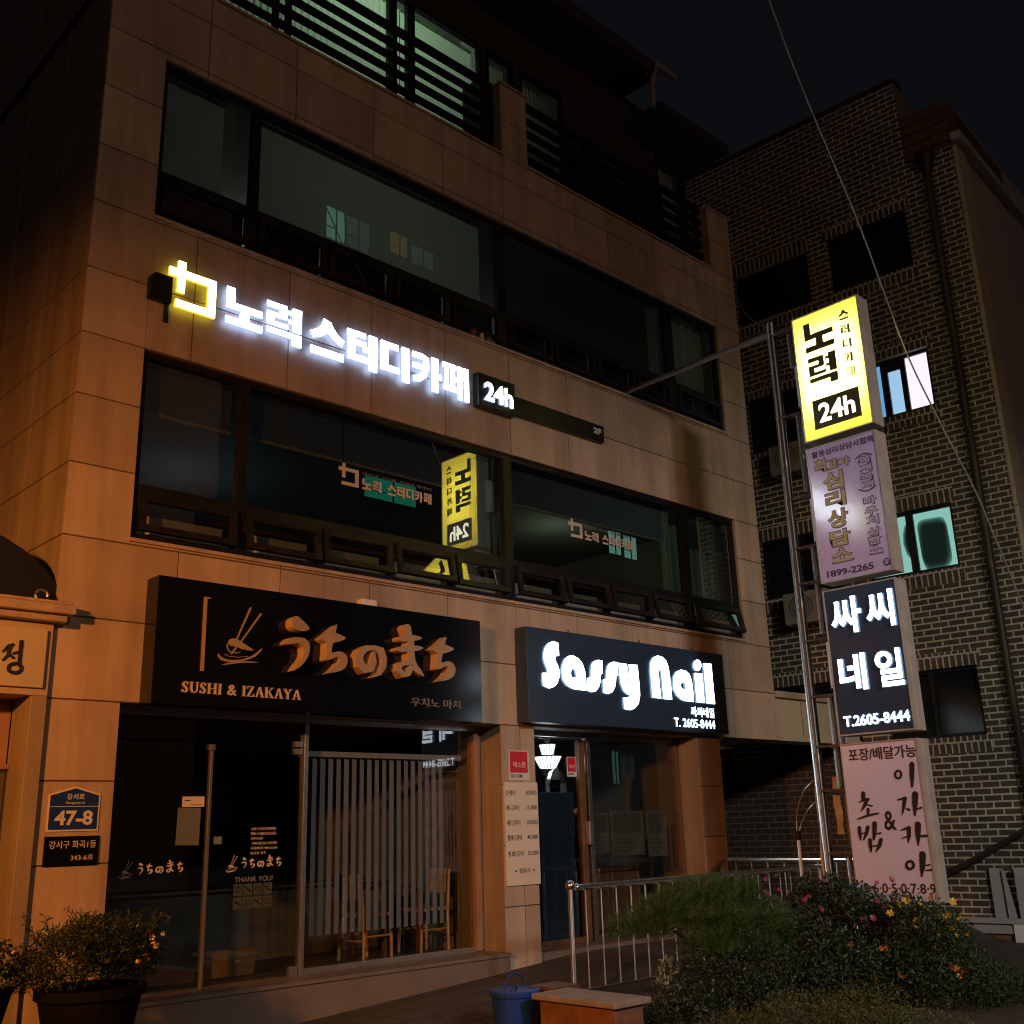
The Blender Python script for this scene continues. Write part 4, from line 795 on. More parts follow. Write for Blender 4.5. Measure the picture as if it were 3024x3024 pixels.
# ================================================================ chrome sign mast with four projecting boxes
SP = thing('sign_mast', 'tall chrome double-tube sign mast braced back to the granite wall', 'pole', (7.72, -2.40, -.1))
b_ = MB(); b_.tube([(7.70,-2.415,-.12),(7.70,-2.415,7.66)], .056, 16); b_.lathe((7.70,-2.415,7.66), [(.058,0),(.05,.03),(0,.05)], 16); b_.build('pole', M['chrome'], SP, smooth=True)
for yy, z0, z1, r_ in ((-2.665,7.0,7.45,.034),(-2.665,5.38,6.36,.034),(-2.665,3.66,4.68,.034),(-2.665,1.95,2.94,.034),(-2.665,-.1,1.22,.034),(-2.75,1.97,2.93,.03),(-2.75,-.1,1.24,.03)):
    b_ = MB(); b_.tube([(7.70,yy,z0),(7.70,yy,z1)], r_, 12); b_.build('side_tube', M['chrome'], SP, smooth=True)
for z in (7.50,6.38,5.32,4.71,4.28,3.60,2.96,2.40,1.92,1.25):
    b_ = MB(); b_.box(7.655,7.745,-2.82,-2.42,z-.012,z+.012); b_.box(7.66,7.74,-2.72,-2.62,z-.03,z-.0125); b_.build('bracket', M['rust'], SP)
b_ = MB(); b_.tube([(7.70,-2.40,7.56),(7.66,.045,7.535)], .038, 10); b_.build('wall_brace', M['alu'], SP, smooth=True)
BOXZ = [(5.90,7.515),(4.19,5.82),(2.48,4.105),(.775,2.395)]
def light_box(label, z0, z1, face, edge, tubes, cyl='white'):
    t_ = thing('light_box', label, 'sign', (7.62, -3.27, z0), 'projecting signs on the chrome mast')
    b_ = MB(); ya, yb = -2.832, -3.712
    b_.box(7.502,7.738,yb-.004,yb+.012,z0,z1); b_.box(7.502,7.738,ya-.012,ya+.004,z0,z1); b_.box(7.502,7.738,yb+.012,ya-.012,z0,z0+.016); b_.box(7.502,7.738,yb+.012,ya-.012,z1-.016,z1)
    b_.box(7.60,7.64,yb-.012,yb-.004,z0+.01,z1-.01)
    b_.build('casing', edge, t_)
    for x in (7.506, 7.734):
        b_ = MB(); b_.quad((x,yb+.012,z0+.016),(x,ya-.012,z0+.016),(x,ya-.012,z1-.016),(x,yb+.012,z1-.016)); b_.build('face', face, t_)
    b_ = MB(); e = .012
    for x0, x1 in ((7.497,7.5015),(7.7385,7.743)):
        b_.box(x0,x1,yb-.004,yb+e,z0,z1); b_.box(x0,x1,ya-e,ya+.004,z0,z1); b_.box(x0,x1,yb+e,ya-e,z0,z0+e); b_.box(x0,x1,yb+e,ya-e,z1-e,z1)
    b_.build('rim', edge, t_)
    zc = (z0+z1)/2
    b_ = MB(); b_.tube([(7.70,-2.765,zc-.26),(7.70,-2.765,zc+.26)], .068, 16); b_.build('ballast_cylinder', M[cyl], t_, smooth=False)
    b_ = MB()
    for z in (zc-.275, zc+.263): b_.box(7.66,7.74,-2.835,-2.70,z,z+.012)
    b_.build('clamp', M['rust'], t_)
    if tubes:
        for y in (-3.08, -3.27, -3.46):
            b_ = MB(); b_.tube([(7.62,y,z0+.34),(7.62,y,z1-.30)], .014, 8); b_.build('fluorescent_tube', M['tube'], t_)
    return t_
TY = light_box('brightly lit yellow light box with dark Korean letters, topmost on the mast', *BOXZ[0], M['yellow_face'], M['alu_edge'], True)
TP = light_box('lilac light box with outlined Korean lettering and a phone number, under the yellow one', *BOXZ[1], M['pink_face'], M['alu_edge'], False)
TN = light_box('slate-grey box with four big glowing Korean letters, between the lilac and pink boxes', *BOXZ[2], M['nail_face'], M['alu_edge'], False)
TB = light_box('pale pink box with black brush-written Korean letters, lowest on the mast', *BOXZ[3], M['pink_face2'], M['alu_edge'], False, 'brick_red')
D0, D1_ = -.005, -.001      # print sits just proud of the faces
b_ = MB()
put_block(b_, '노', twr, .150, .535, 7.01, 7.388, D0, D1_); put_block(b_, '력', twr, .160, .537, 6.548, 6.932, D0, D1_)
b_.build('lettering', M['ink_brown'], TY)
b_ = MB()
for ch, v0, v1 in (('스',7.262,7.384),('터',7.078,7.192),('디',6.899,7.012),('카',6.718,6.834),('페',6.538,6.657)): put_block(b_, ch, twr, .630, .752, v0, v1, D0, D1_)
b_.build('lettering', M['ink_brown'], TY)
b_ = MB(); b_.bx(twr, .152, .757, 6.025, 6.392, D0, D1_); b_.build('number_panel', M['ink_brown'], TY)
b_ = MB(); put_text(b_, '24h', twr, .225, .690, 6.092, 6.330, -.001, .0015, bold=.026, spacing=1.0); b_.build('lettering', emit('lit_number', (1.0,.98,.70), 2.2), TY)
# lilac box
def outlined(parent, body, u0, u1, v0, v1, fill, line, bold=.02, ob=.05, name='lettering'):
    b_ = MB(); g = .012
    put_text(b_, body, twr, u0-g, u1+g, v0-g, v1+g, D0, D1_, bold=ob); b_.build(name, line, parent)
    b_ = MB(); put_text(b_, body, twr, u0, u1, v0, v1, D0, D1_+.0015, bold=bold); b_.build(name, fill, parent)
b_ = MB(); put_text(b_, '활용심리상담사협회', twr, .066, .846, 5.685, 5.764, D0, D1_, bold=.006); put_text(b_, '1899-2265', twr, .086, .658, 4.246, 4.322, D0, D1_, bold=.012); b_.build('lettering', M['navy'], TP)
b_ = MB(); b_.prism([(.819+.042*math.cos(a), 4.290+.044*math.sin(a)) for a in [2*math.pi*i/28 for i in range(28)]], twr, D0, D1_); b_.build('floor_badge', M['navy'], TP)
b_ = MB(); put_text(b_, '5F', twr, .792, .848, 4.262, 4.318, -.002, .001, bold=.03); b_.build('lettering', M['lilac_pale'], TP)
outlined(TP, '최', .090, .225, 5.508, 5.655, M['gold_vinyl'], M['purple_line']); outlined(TP, '고', .245, .375, 5.508, 5.61, M['gold_vinyl'], M['purple_line']); outlined(TP, '야', .385, .53, 5.50, 5.60, M['gold_vinyl'], M['purple_line'])
for ch, v0, v1 in (('심',5.262,5.462),('리',5.045,5.232),('상',4.802,5.008),('담',4.588,4.765),('소',4.40,4.552)): outlined(TP, ch, .178, .425, v0, v1, M['gold_vinyl'], M['purple_line'])
for ch, v0, v1 in (('복',5.46,5.545),('지',5.365,5.445),('복',5.26,5.345),('지',5.165,5.245),('바',4.975,5.06),('우',4.855,4.94),('처',4.745,4.835),('상',4.615,4.70),('담',4.515,4.60),('소',4.412,4.498)): outlined(TP, ch, .645, .785, v0, v1, M['lilac_pale'], M['purple_line'], .012, .045)
b_ = MB()
for vc, sg in ((5.575,1),(5.135,-1)): b_.stroke([(.61+.0195*i, vc-sg*.035+sg*.035*math.sin(math.pi*i/10), .016) for i in range(11)], twr, D0, D1_)
b_.build('lettering', M['purple_line'], TP)
# nail box
for body, u0, u1, v0, v1 in (('싸',.085,.452,3.58,3.985),('씨',.515,.842,3.588,3.988),('네',.105,.432,2.95,3.348),('일',.545,.850,2.95,3.345)):
    b_ = MB(); put_text(b_, body, twr, u0, u1, v0, v1, -.003, .03, bold=.026, mi=0, ms=1); b_.build('letter', [M['lit_nail'], M['lit_nail_side']], TN)
b_ = MB(); put_text(b_, 'T.2605-8444', twr, .088, .850, 2.572, 2.688, -.003, .02, bold=.016, mi=0, ms=1); b_.build('lettering', [M['lit_nail'], M['lit_nail_side']], TN)
# pink box
b_ = MB(); put_text(b_, '포장/배달가능', twr, .086, .856, 2.205, 2.336, D0, D1_, bold=.012); put_text(b_, '2·6·0·5·0·7·8·9', twr, .088, .872, .866, .962, D0, D1_, bold=.004); put_text(b_, '&', twr, .405, .538, 1.485, 1.678, D0, D1_, bold=.012)
b_.build('lettering', M['ink'], TB)
for pre in ('i','ja','ka','ya','cho','ba'):
    b_ = MB(); i = 0
    for k in HAND:
        if k.rstrip('0123456789') == pre or (pre == 'i' and k == 'io') or (pre == 'ya' and k == 'yo'): b_.stroke(HAND[k], twr, D0, D1_+.0004*i); i += 1
    b_.build('letter', M['ink'], TB)

# ================================================================ plates, stickers and papers
AP = thing('address_plate', 'blue house-number plate with ivory border reading 47-8', 'plate', (.3, 0, 1.85))
Q = fac(0)
b_ = MB(); b_.prism([(.083,1.70),(.505,1.70),(.505,1.99),(.296,2.052),(.083,1.99)], Q, .002, .012); b_.build('border', M['offwhite'], AP)
b_ = MB(); b_.prism([(.096,1.713),(.492,1.713),(.492,1.980),(.296,2.037),(.096,1.980)], Q, .010, .0135); b_.build('plate', M['blue_plate'], AP)
b_ = MB(); put_text(b_, '강서로', Q, .228, .372, 1.948, 1.995, .0125, .0155, bold=.008); put_text(b_, 'Gangseo-ro', Q, .222, .378, 1.908, 1.934, .0125, .0155); b_.bx(Q,.10,.488,1.892,1.896,.0125,.015); put_text(b_, '47-8', Q, .142, .452, 1.745, 1.862, .0125, .0155, bold=.03); b_.build('lettering', M['paper'], AP)
LP = thing('lot_plate', 'black stone lot-number plate under the blue house-number plate', 'plate', (.3, 0, 1.55))
b_ = MB(); b_.bx(Q,.079,.519,1.436,1.662,.002,.02); b_.build('plate', M['black_gloss'], LP)
b_ = MB(); put_text(b_, '강서구 화곡1동', Q, .115, .495, 1.568, 1.628, .0195, .022, bold=.004); put_text(b_, '343-6호', Q, .295, .480, 1.476, 1.518, .0195, .022); b_.build('lettering', M['cream'], LP)
def security(x0, x1, z0, z1, Y, label):
    t_ = thing('security_sticker', label, 'sticker', ((x0+x1)/2, Y, (z0+z1)/2), 'red security stickers'); Q = fac(Y); h = z1-z0; w_ = x1-x0
    b_ = MB(); b_.bx(Q,x0,x1,z0,z1,.001,.004); b_.build('sheet', M['paper'], t_)
    b_ = MB(); b_.bx(Q,x0+.05*w_,x1-.08*w_,z0+.25*h,z1-.03*h,.003,.0055); b_.build('red_square', M['red'], t_)
    b_ = MB(); put_text(b_, '에스원', Q, x0+.2*w_, x1-.2*w_, z0+.42*h, z0+.62*h, .005, .007, bold=.01); b_.build('lettering', M['paper'], t_)
    b_ = MB(); put_text(b_, 'SECOM', Q, x0+.08*w_, x0+.64*w_, z0+.08*h, z0+.19*h, .003, .006, bold=.02); b_.build('lettering', M['navy'], t_)
security(5.18, 5.498, 2.145, 2.473, 0, 'red and white security sticker on the stone pier above the ivory price board')
security(6.50, 6.665, 2.215, 2.455, .352, 'small red and white security sticker inside the nail salon door glass')
PB = thing('price_board', 'tall ivory price board with black handwritten prices on the stone pier', 'board', (5.34, 0, 1.56))
b_ = MB(); b_.bx(Q,5.082,5.602,1.018,2.118,.002,.022); b_.build('board', M['offwhite'], PB)
b_ = MB()
for zc, a, ua, ub, n_ in ((2.005,'손케어',5.10,5.245,'10.000'),(1.842,'매니큐어',5.10,5.30,'15.000'),(1.682,'패디큐어',5.11,5.31,'30.000'),(1.522,'젤매니큐어',5.11,5.325,'40.000'),(1.350,'젤 패디큐어',5.11,5.345,'55.000')):
    put_text(b_, a, Q, ua, ub, zc-.032, zc+.03, .0215, .024, bold=.006); put_text(b_, n_, Q, 5.415, 5.582, zc-.022, zc+.026, .0215, .024, bold=.006)
put_text(b_, '회원가', Q, 5.275, 5.45, 1.14, 1.195, .0215, .024, bold=.006)
for x in (5.225, 5.50): b_.prism([(x+.012*math.cos(a),1.168+.012*math.sin(a)) for a in [2*math.pi*i/12 for i in range(12)]], Q, .0215, .024)
b_.build('lettering', M['ink'], PB)
# decals on glass
def decal_cafe(u0, v0, sc, label):
    t_ = thing('window_decal', label, 'decal', (u0, .06, v0), 'study cafe decals on the second-floor windows'); Q = fac(.086)
    b_ = MB(); logo(b_, Q, u0, u0+.262*sc, v0-.0, v0+.245*sc, .0, .002)
    x = u0+.312*sc
    for i, ch in enumerate('노력'): put_block(b_, ch, Q, x+i*.142*sc, x+(i*.142+.118)*sc, v0, v0+.125*sc, 0, .002)
    x = u0+.655*sc
    for i, ch in enumerate('스터디카페'): put_block(b_, ch, Q, x+i*.129*sc, x+(i*.129+.112)*sc, v0, v0+.125*sc, 0, .002)
    b_.build('lettering', M['cream'], t_)
    b_ = MB(); put_text(b_, '당신의 시간을 가치로 채우다', Q, u0+.312*sc, u0+1.29*sc, v0+.165*sc, v0+.20*sc, 0, .002); b_.build('lettering', M['cream_dim'], t_)
decal_cafe(2.872, 5.214, 1.0, 'cream study cafe lettering with bracket logo on the wide left window pane')
decal_cafe(6.445, 5.228, 1.0, 'cream study cafe lettering with bracket logo on the wide right window pane')
def decal_kana(ax, az, W_, label):
    t_ = thing('door_decal', label, 'decal', (ax, .35, az), 'sushi bar decals on the glass doors'); Q = fac(.352)
    src = (1.387, 4.30, 3.117, 3.66); dst = (ax, ax+W_, az, az+.155)
    allx = [p[0] for k in KANA for p in KANA[k]]; kb = (min(allx), max(allx), 3.09, 3.66)
    kd = (ax+.27*W_, ax+W_, az+.02, az+.13)
    bb = (1.387, 1.832, 3.10, 3.69); bd = (ax, ax+.205*W_, az-.012, az+.152)
    b_ = MB(); i = 0
    for k in KANA: b_.prism(remap(KANA[k], kb, kd), Q, 0, .002)
    for k in KANAS: b_.stroke(remap(KANAS[k], kb, kd), Q, 0, .002+.0003*i); i += 1
    b_.build('lettering', M['cream'], t_)
    b_ = MB(); i = 0
    for k in BOWL: b_.prism(remap(BOWL[k], bb, bd), Q, 0, .002)
    for k in BOWLS: b_.stroke(remap(BOWLS[k], bb, bd), Q, 0, .002+.0003*i); i += 1
    b_.build('emblem', M['cream'], t_)
decal_kana(.873, 1.305, .592, 'cream Japanese lettering and bowl emblem on the left glass door')
decal_kana(1.888, 1.312, .588, 'cream Japanese lettering and bowl emblem on the right glass door')
Q = fac(.352)
def lines_decal(name, label, rows, m_):
    t_ = thing(name, label, 'decal', (rows[0][1], .35, rows[0][3])); b_ = MB()
    for body, a, b, c, d in rows: put_text(b_, body, Q, a, b, c, d, 0, .002, bold=.004)
    b_.build('lettering', m_, t_); return t_
zt = 1.70
lines_decal('opening_hours', 'small cream opening-hours lettering on the right glass door', [(tx, a, b, zt-.026-i*.0438, zt-i*.0438) for i, (tx, a, b) in enumerate((('AM 11:30 OPEN',2.137,2.40),('PM 11:00 CLOSE',2.137,2.41),('준비시간',2.137,2.265),('PM 02:30~03:30',2.155,2.415),('주문마감 PM 10:00',2.137,2.425),('일요일 휴무',2.137,2.305)))], M['cream'])
TH = lines_decal('thank_you_notice', 'dim grey thank-you notice with eight pictogram squares on the right glass door', [('THANK YOU!', 1.985, 2.385, 1.213, 1.26)], M['cream_dim'])
b_ = MB()
for r_ in range(2):
    for c in range(4):
        x, z = 1.975+c*.104, 1.098-r_*.118; b_.bx(Q, x, x+.092, z, z+.10, 0, .002)
b_.build('pictogram_square', M['print_grey'], TH)
b_ = MB()
for r_ in range(2):
    for c in range(4):
        x, z = 2.021+c*.104, 1.148-r_*.118
        if (r_+c) % 2: b_.stroke([(x-.028,z+.02,.012),(x+.028,z-.02,.012)], Q, .0015, .0028)
        else: b_.stroke([(x+.024*math.cos(a), z+.024*math.sin(a), .008) for a in [2*math.pi*i/14 for i in range(15)]], Q, .0015, .0028)
b_.build('pictogram', M['frame'], TH)
b_ = MB(); b_.bx(Q,1.418,1.636,1.893,1.985,.001,.004); o = b_.build('card', M['offwhite'], None); tag(o, 'small ivory card taped beside the door handle above a grey paper', 'card')
b_ = MB(); b_.bx(fac(.352),1.44,1.50,1.945,1.953,.004,.0046); b_.bx(fac(.352),1.50,1.62,1.908,1.914,.004,.0046); q = b_.build('print', M['ink'], o)
b_ = MB(); b_.add([(1.374,.350,1.562),(1.603,.350,1.556),(1.607,.350,1.884),(1.380,.350,1.888)], [(0,1,2,3)]); b_.add([(1.374,.349,1.562),(1.603,.349,1.556),(1.607,.349,1.884),(1.380,.349,1.888)], [(0,1,2,3)]); o = b_.build('notice_paper', M['paper_grey'], None); tag(o, 'grey notice paper on the left glass door beside the handle', 'paper')
b_ = MB(); b_.box(1.770,1.846,.370,.40,1.557,1.627); o = b_.build('door_sensor', M['white'], None, bevel=.004); tag(o, 'small grey square sensor box inside the right glass door', 'sensor')

# ================================================================ inside the sushi bar
def chair(x, y, rz, label):
    t_ = thing('wooden_chair', label, 'chair', (x, y, .345), 'wooden chairs in the sushi bar')
    ca, sa = math.cos(rz), math.sin(rz); L = lambda a, b, c: (x+a*ca-b*sa, y+a*sa+b*ca, .345+c)
    def bar(mb, p, q, r_): mb.tube([L(*p), L(*q)], r_, 6)
    for sx in (-1, 1):
        b_ = MB(); b_.tube([L(sx*.19,-.20,0), L(sx*.185,-.19,.43), L(sx*.17,-.235,.86)], [.017,.021,.016], 8); b_.build('leg', M['wood'], t_, smooth=True)
        b_ = MB(); b_.tube([L(sx*.19,.20,0), L(sx*.185,.19,.43)], [.016,.02], 8); b_.build('leg', M['wood'], t_, smooth=True)
    b_ = MB(); b_.add([L(a,b,c) for c in (.43,.465) for a, b in ((-.21,-.21),(.21,-.21),(.21,.21),(-.21,.21))], [(0,3,2,1),(4,5,6,7),(0,1,5,4),(1,2,6,5),(2,3,7,6),(3,0,4,7)]); b_.build('seat', M['wood'], t_, bevel=.01)
    b_ = MB(); b_.add([L(a,b,c) for c, yy in ((.60,-.222),(.86,-.245)) for a, b in ((-.165,yy),(.165,yy),(.165,yy+.02),(-.165,yy+.02))], [(0,3,2,1),(4,5,6,7),(0,1,5,4),(1,2,6,5),(2,3,7,6),(3,0,4,7)]); b_.build('backrest', M['wood'], t_, bevel=.006)
    b_ = MB(); bar(b_,(-.19,-.2,.2),(.19,-.2,.2),.011); bar(b_,(-.19,-.2,.24),(-.19,.2,.24),.011); bar(b_,(.19,-.2,.24),(.19,.2,.24),.011); b_.build('stretcher', M['wood'], t_)
chair(3.84, .86, -1.45, 'wooden chair at the window table, the left one, facing right'); chair(4.66, .90, 1.6, 'wooden chair at the window table, the right one, facing left')
T_ = thing('dining_table', 'small dark table between the two wooden chairs in the sushi bar window', 'table', (4.25, 1.0, .345))
b_ = MB(); b_.box(3.98,4.52,.72,1.40,1.03,1.06); b_.build('tabletop', M['wood_dark'], T_)
for x, y in ((4.02,.77),(4.48,.77),(4.02,1.35),(4.48,1.35)): b_ = MB(); b_.box(x-.02,x+.02,y-.02,y+.02,.345,1.03); b_.build('leg', M['wood_dark'], T_)
C_ = thing('counter', 'long dark counter with a pale edge inside behind the glass doors', 'counter', (1.6, 2.2, .345))
b_ = MB(); b_.box(.6,4.9,1.9,2.5,.345,1.06); b_.build('body', M['room'], C_)
b_ = MB(); b_.box(.55,4.95,1.84,2.55,1.062,1.10); b_.build('top', M['wood_dark'], C_)
b_ = MB(); b_.box(.55,4.95,1.825,1.838,1.075,1.092); b_.build('edge_strip', M['alu'], C_)
for x, h, r_, nm, lb, mm in ((1.12,.16,.035,'bottle','slim bottle on the counter, left of a jar','wood'),(1.27,.20,.03,'bottle','taller bottle on the counter between two jars','kana_face'),(1.42,.12,.05,'jar','round jar at the right of the bottles on the counter','wood_dark'),(1.0,.10,.05,'jar','round jar at the left of the bottles on the counter','kana_face')):
    b_ = MB(); b_.lathe((x,2.0,1.102), [(0,0),(r_,0),(r_,h*.65),(r_*.4,h*.8),(r_*.4,h),(0,h)], 12); tag(b_.build(nm, M[mm], None, smooth=True), lb, nm)
b_ = MB(); b_.add([(2.02,.75,.36),(2.45,.75,.36),(2.49,.77,.60),(2.02,.77,.585),(2.02,.77,.36),(2.45,.77,.36),(2.49,.79,.60),(2.02,.79,.585)],[(0,1,2,3),(4,7,6,5),(0,4,5,1),(1,5,6,2),(2,6,7,3),(3,7,4,0)]); o = b_.build('standing_board', M['wood_pale'], None); tag(o, 'low wooden board standing on the floor behind the right glass door', 'board')

# ================================================================ inside the nail salon
PL = thing('pendant_lamp', 'two-tier crystal pendant lamp glowing white inside the nail salon door', 'lamp', (6.44, .62, 2.7))
b_ = MB(); b_.tube([(6.44,.62,2.78),(6.44,.62,2.66)], .008, 6); b_.lathe((6.44,.62,2.64), [(.02,0),(.06,.06),(.02,.1)], 10); b_.build('ceiling_mount', M['frame'], PL)
for z0, z1, ra, rb in ((2.50,2.62,.075,.105),(2.33,2.47,.10,.175)):
    b_ = MB(); b_.lathe((6.44,.62,0), [(ra,z0),(rb,z1)], 18); b_.lathe((6.44,.62,0), [(0,z0),(ra,z0)], 18); b_.build('crystal_shade', M['crystal'], PL)
    b_ = MB(); b_.lathe((6.44,.62,z0+.05), [(0,0),(.03,.02),(.03,.05),(0,.07)], 10); b_.build('bulb', M['crystal_hot'], PL)
    b_ = MB()
    for i in range(18):
        a = 2*math.pi*i/18; b_.tube([(6.44+ra*1.01*math.cos(a),.62+ra*1.01*math.sin(a),z0),(6.44+rb*1.01*math.cos(a),.62+rb*1.01*math.sin(a),z1)], .004, 4)
    b_.build('crystal_rib', M['alu'], PL)
lamp('pendant_light', 'POINT', (6.44, .62, 2.28), 7, (.92, .97, 1.0), size=.06)
b_ = MB(); b_.box(6.34,6.58,.56,.58,2.04,2.19); o = b_.build('box_sign', M['paper'], None); tag(o, 'small white printed box standing above the navy door curtain', 'box')
b_ = MB(); put_text(b_, 'Hello', fac(.56), 6.37, 6.55, 2.09, 2.165, .0005, .003, bold=.02); b_.build('lettering', M['ink'], o)
CO = thing('hanging_coat', 'pale grey garment on a hanger behind the nail salon door', 'coat', (6.55, .6, 2.1))
b_ = MB(); b_.prism([(6.40,2.02),(6.42,2.20),(6.47,2.29),(6.54,2.33),(6.62,2.29),(6.67,2.20),(6.69,2.02)], fac(.58), -.05, .02); b_.build('cloth', M['slat'], CO, bevel=.01)
b_ = MB(); b_.tube([(6.44,.56,2.27),(6.54,.56,2.345),(6.64,.56,2.27)], .007, 5); b_.tube([(6.54,.56,2.345),(6.55,.56,2.39)], .005, 5); b_.build('hanger', M['frame'], CO)
for i, (a, b, c, d_, m_) in enumerate(((6.97,7.26,1.30,1.78,'paper_grey'),(7.30,7.95,1.25,1.80,'paper_grey'),(8.02,8.42,1.22,1.80,'paper_grey'))):
    b_ = MB(); b_.bx(fac(.40), a, b, c, d_, .0, .004); o = b_.build('poster', M['poster'], None); b_ = MB(); w3 = (b-a); b_.bx(fac(.40), a+.08*w3, b-.1*w3, c+.5*(d_-c), d_-.06*(d_-c), .0035, .0055); [b_.bx(fac(.40), a+.1*w3, a+(.55+.1*(k_%3))*w3, c+(.08+.09*k_)*(d_-c), c+(.12+.09*k_)*(d_-c), .0035, .005) for k_ in range(4)]; b_.build('print', M['print_grey'], o); tag(o, ['narrow dim poster inside the nail salon window, beside the door frame','wide dim poster in the middle of the nail salon window','dim poster at the right of the nail salon window'][i], 'poster', 'posters in the nail salon window')
b_ = MB(); b_.box(6.95,8.4,.9,1.5,.34,1.05); b_.box(6.9,8.45,.85,1.55,1.052,1.09); o = b_.build('salon_desk', M['wood_dark'], None); tag(o, 'low dark desk inside the nail salon window', 'desk')
VN = MB(); rv = random.Random(3)
for i in range(16):
    x, y, z = 6.0+rv.random()*.35, .7+rv.random()*.2, 2.3; p_ = []
    for k in range(7): p_.append((x,y,z)); x += rv.uniform(-.07,.07); z -= rv.uniform(.05,.2); y += rv.uniform(-.03,.03)
    VN.tube(p_, .004, 4)
o = VN.build('dried_branches', M['cream_dim'], None); tag(o, 'tangle of pale dried branches hanging under the pendant lamp', 'branches')

# ================================================================ railings, bin, planter pier, banner
HR = thing('handrail', 'polished steel handrail with a ball end, running past the bushes along the ramp', 'railing', (4.53, -1.5, 0))
b_ = MB(); b_.tube([(4.60,-1.5,1.055),(9.55,-1.5,1.06)], .03, 12); b_.build('rail', M['steel'], HR, smooth=True)
def ball(c, r_): 
    q = MB(); q.lathe(c, [(r_*math.cos(a), r_*math.sin(a)) for a in [R(-90+18*i) for i in range(11)]], 16); return q
ball((4.53,-1.5,1.075), .048).build('ball', M['steel'], HR, smooth=True)
ball((4.615,-1.5,1.055), .036).build('ball', M['steel'], HR, smooth=True)
b_ = MB(); b_.tube([(4.53,-1.5,-.15),(4.53,-1.5,1.05)], .024, 10); b_.build('post', M['chrome'], HR, smooth=True)
for i in range(21):
    x = 4.74+.225*i; b_ = MB(); b_.tube([(x,-1.5,.14),(x,-1.5,1.03)], .0085, 6); b_.build('baluster', M['chrome'], HR, smooth=True)
b_ = MB(); b_.tube([(4.53,-1.5,.14),(9.55,-1.5,.14)], .014, 8); b_.build('lower_rail', M['steel'], HR, smooth=True)
H2 = thing('handrail', 'second steel handrail turning out from the granite pier towards the sign mast', 'railing', (9.2, -.6, 0))
for q, r_ in (([(8.62,-.06,.93),(9.10,.02,1.13)],.026),([(9.18,.06,1.135),(9.2,-2.2,1.13)],.032)): b_ = MB(); b_.tube(q, r_, 12); b_.build('rail', M['steel'], H2, smooth=True)
ball((9.14,.06,1.145), .045).build('ball', M['steel'], H2, smooth=True)
for i in range(9): y = -.12-.25*i; b_ = MB(); b_.tube([(9.2,y,.1),(9.2,y,1.11)], .012, 6); b_.build('baluster', M['chrome'], H2, smooth=True)
TBN = thing('trash_bin', 'round blue plastic bin with a flat lid and loop handle beside the stone pier', 'bin', (3.50, -1.78, -.12))
b_ = MB(); b_.lathe((3.50,-1.78,-.14), [(0,0),(.165,0),(.205,.40),(.212,.405),(.212,.42),(.20,.42)], 28); b_.build('body', M['bin'], TBN, smooth=False)
b_ = MB(); b_.lathe((3.50,-1.78,.282), [(.222,-.03),(.226,.0),(.215,.014),(.18,.016),(.17,.008),(0,.012)], 28); b_.build('lid', M['bin'], TBN)
b_ = MB(); b_.tube([(3.50+.06*math.cos(a)-.03, -1.80+.03*math.cos(a), .292+.035*math.sin(a)) for a in [math.pi*i/8 for i in range(9)]], .009, 6); b_.build('handle', M['bin'], TBN)
b_ = MB(); b_.tube([(3.50+.16*math.cos(a)+.05, -1.72+.04*math.cos(a), .30+.11*math.sin(a)) for a in [math.pi*i/10 for i in range(11)]], .008, 6); b_.build('bail_handle', M['bin'], TBN)
CR = thing('wooden_crate', 'small brown wooden crate squeezed between the blue bin and the stone pier', 'crate', (3.86, -1.9, -.1))
b_ = MB(); b_.box(3.74,4.02,-2.02,-1.76,-.14,.27); b_.build('body', M['wood_dark'], CR)
b_ = MB(); b_.box(3.725,4.035,-2.035,-1.745,.272,.30); b_.build('rim', M['wood_dark'], CR)
PP = thing('planter_pier', 'low brown stone pier with a flat cap at the corner of the planting bed', 'pier', (3.57, -2.55, -.15))
b_ = MB(); b_.box(3.42,3.76,-2.98,-2.16,-.16,.255); b_.build('body', M['brick_red'], PP, bevel=.006)
b_ = MB(); b_.box(3.37,3.81,-3.03,-2.11,.257,.302); b_.build('cap', M['stone_cap'], PP, bevel=.008)
KB = MB(); KB.box(3.78,9.6,-2.12,-2.0,-.16,.10); KB.box(3.42,3.6,-5.6,-3.02,-.16,.08); o = KB.build('bed_kerb', M['stone_cap'], None, bevel=.006); tag(o, 'low stone kerb edging the planting bed behind the bushes', 'kerb')
b_ = MB(); b_.quad((3.6,-5.6,.02),(9.6,-5.6,.02),(9.6,-2.12,.02),(3.6,-2.12,.02)); o = b_.build('soil', M['soil'], None); o['kind'] = 'structure'
BN = thing('feather_banner', 'furled white feather banner with bent rods standing behind the chrome mast', 'banner', (7.85, -2.2, -.1))
b_ = MB(); n = 10
vs = []; 
for i in range(n+1):
    z = .72+1.34*i/n; yy = -2.25-.012*math.sin(i*1.3); wv = .085-.004*i
    vs += [(7.86,yy+.03*(1-i/n),z),(7.90,yy-wv+.03*(1-i/n),z)]
b_.add(vs, [(2*i,2*i+1,2*i+3,2*i+2) for i in range(n)]); b_.build('cloth', M['white'], BN)
b_ = MB(); n = 8; vs = []
for i in range(n+1):
    z = 1.45+.62*i/n; vs += [(7.86,-2.47-.01*math.sin(i),z),(7.9,-2.535+.01*math.sin(i*1.7),z)]
b_.add(vs, [(2*i,2*i+1,2*i+3,2*i+2) for i in range(n)]); b_.build('cloth', M['white'], BN)
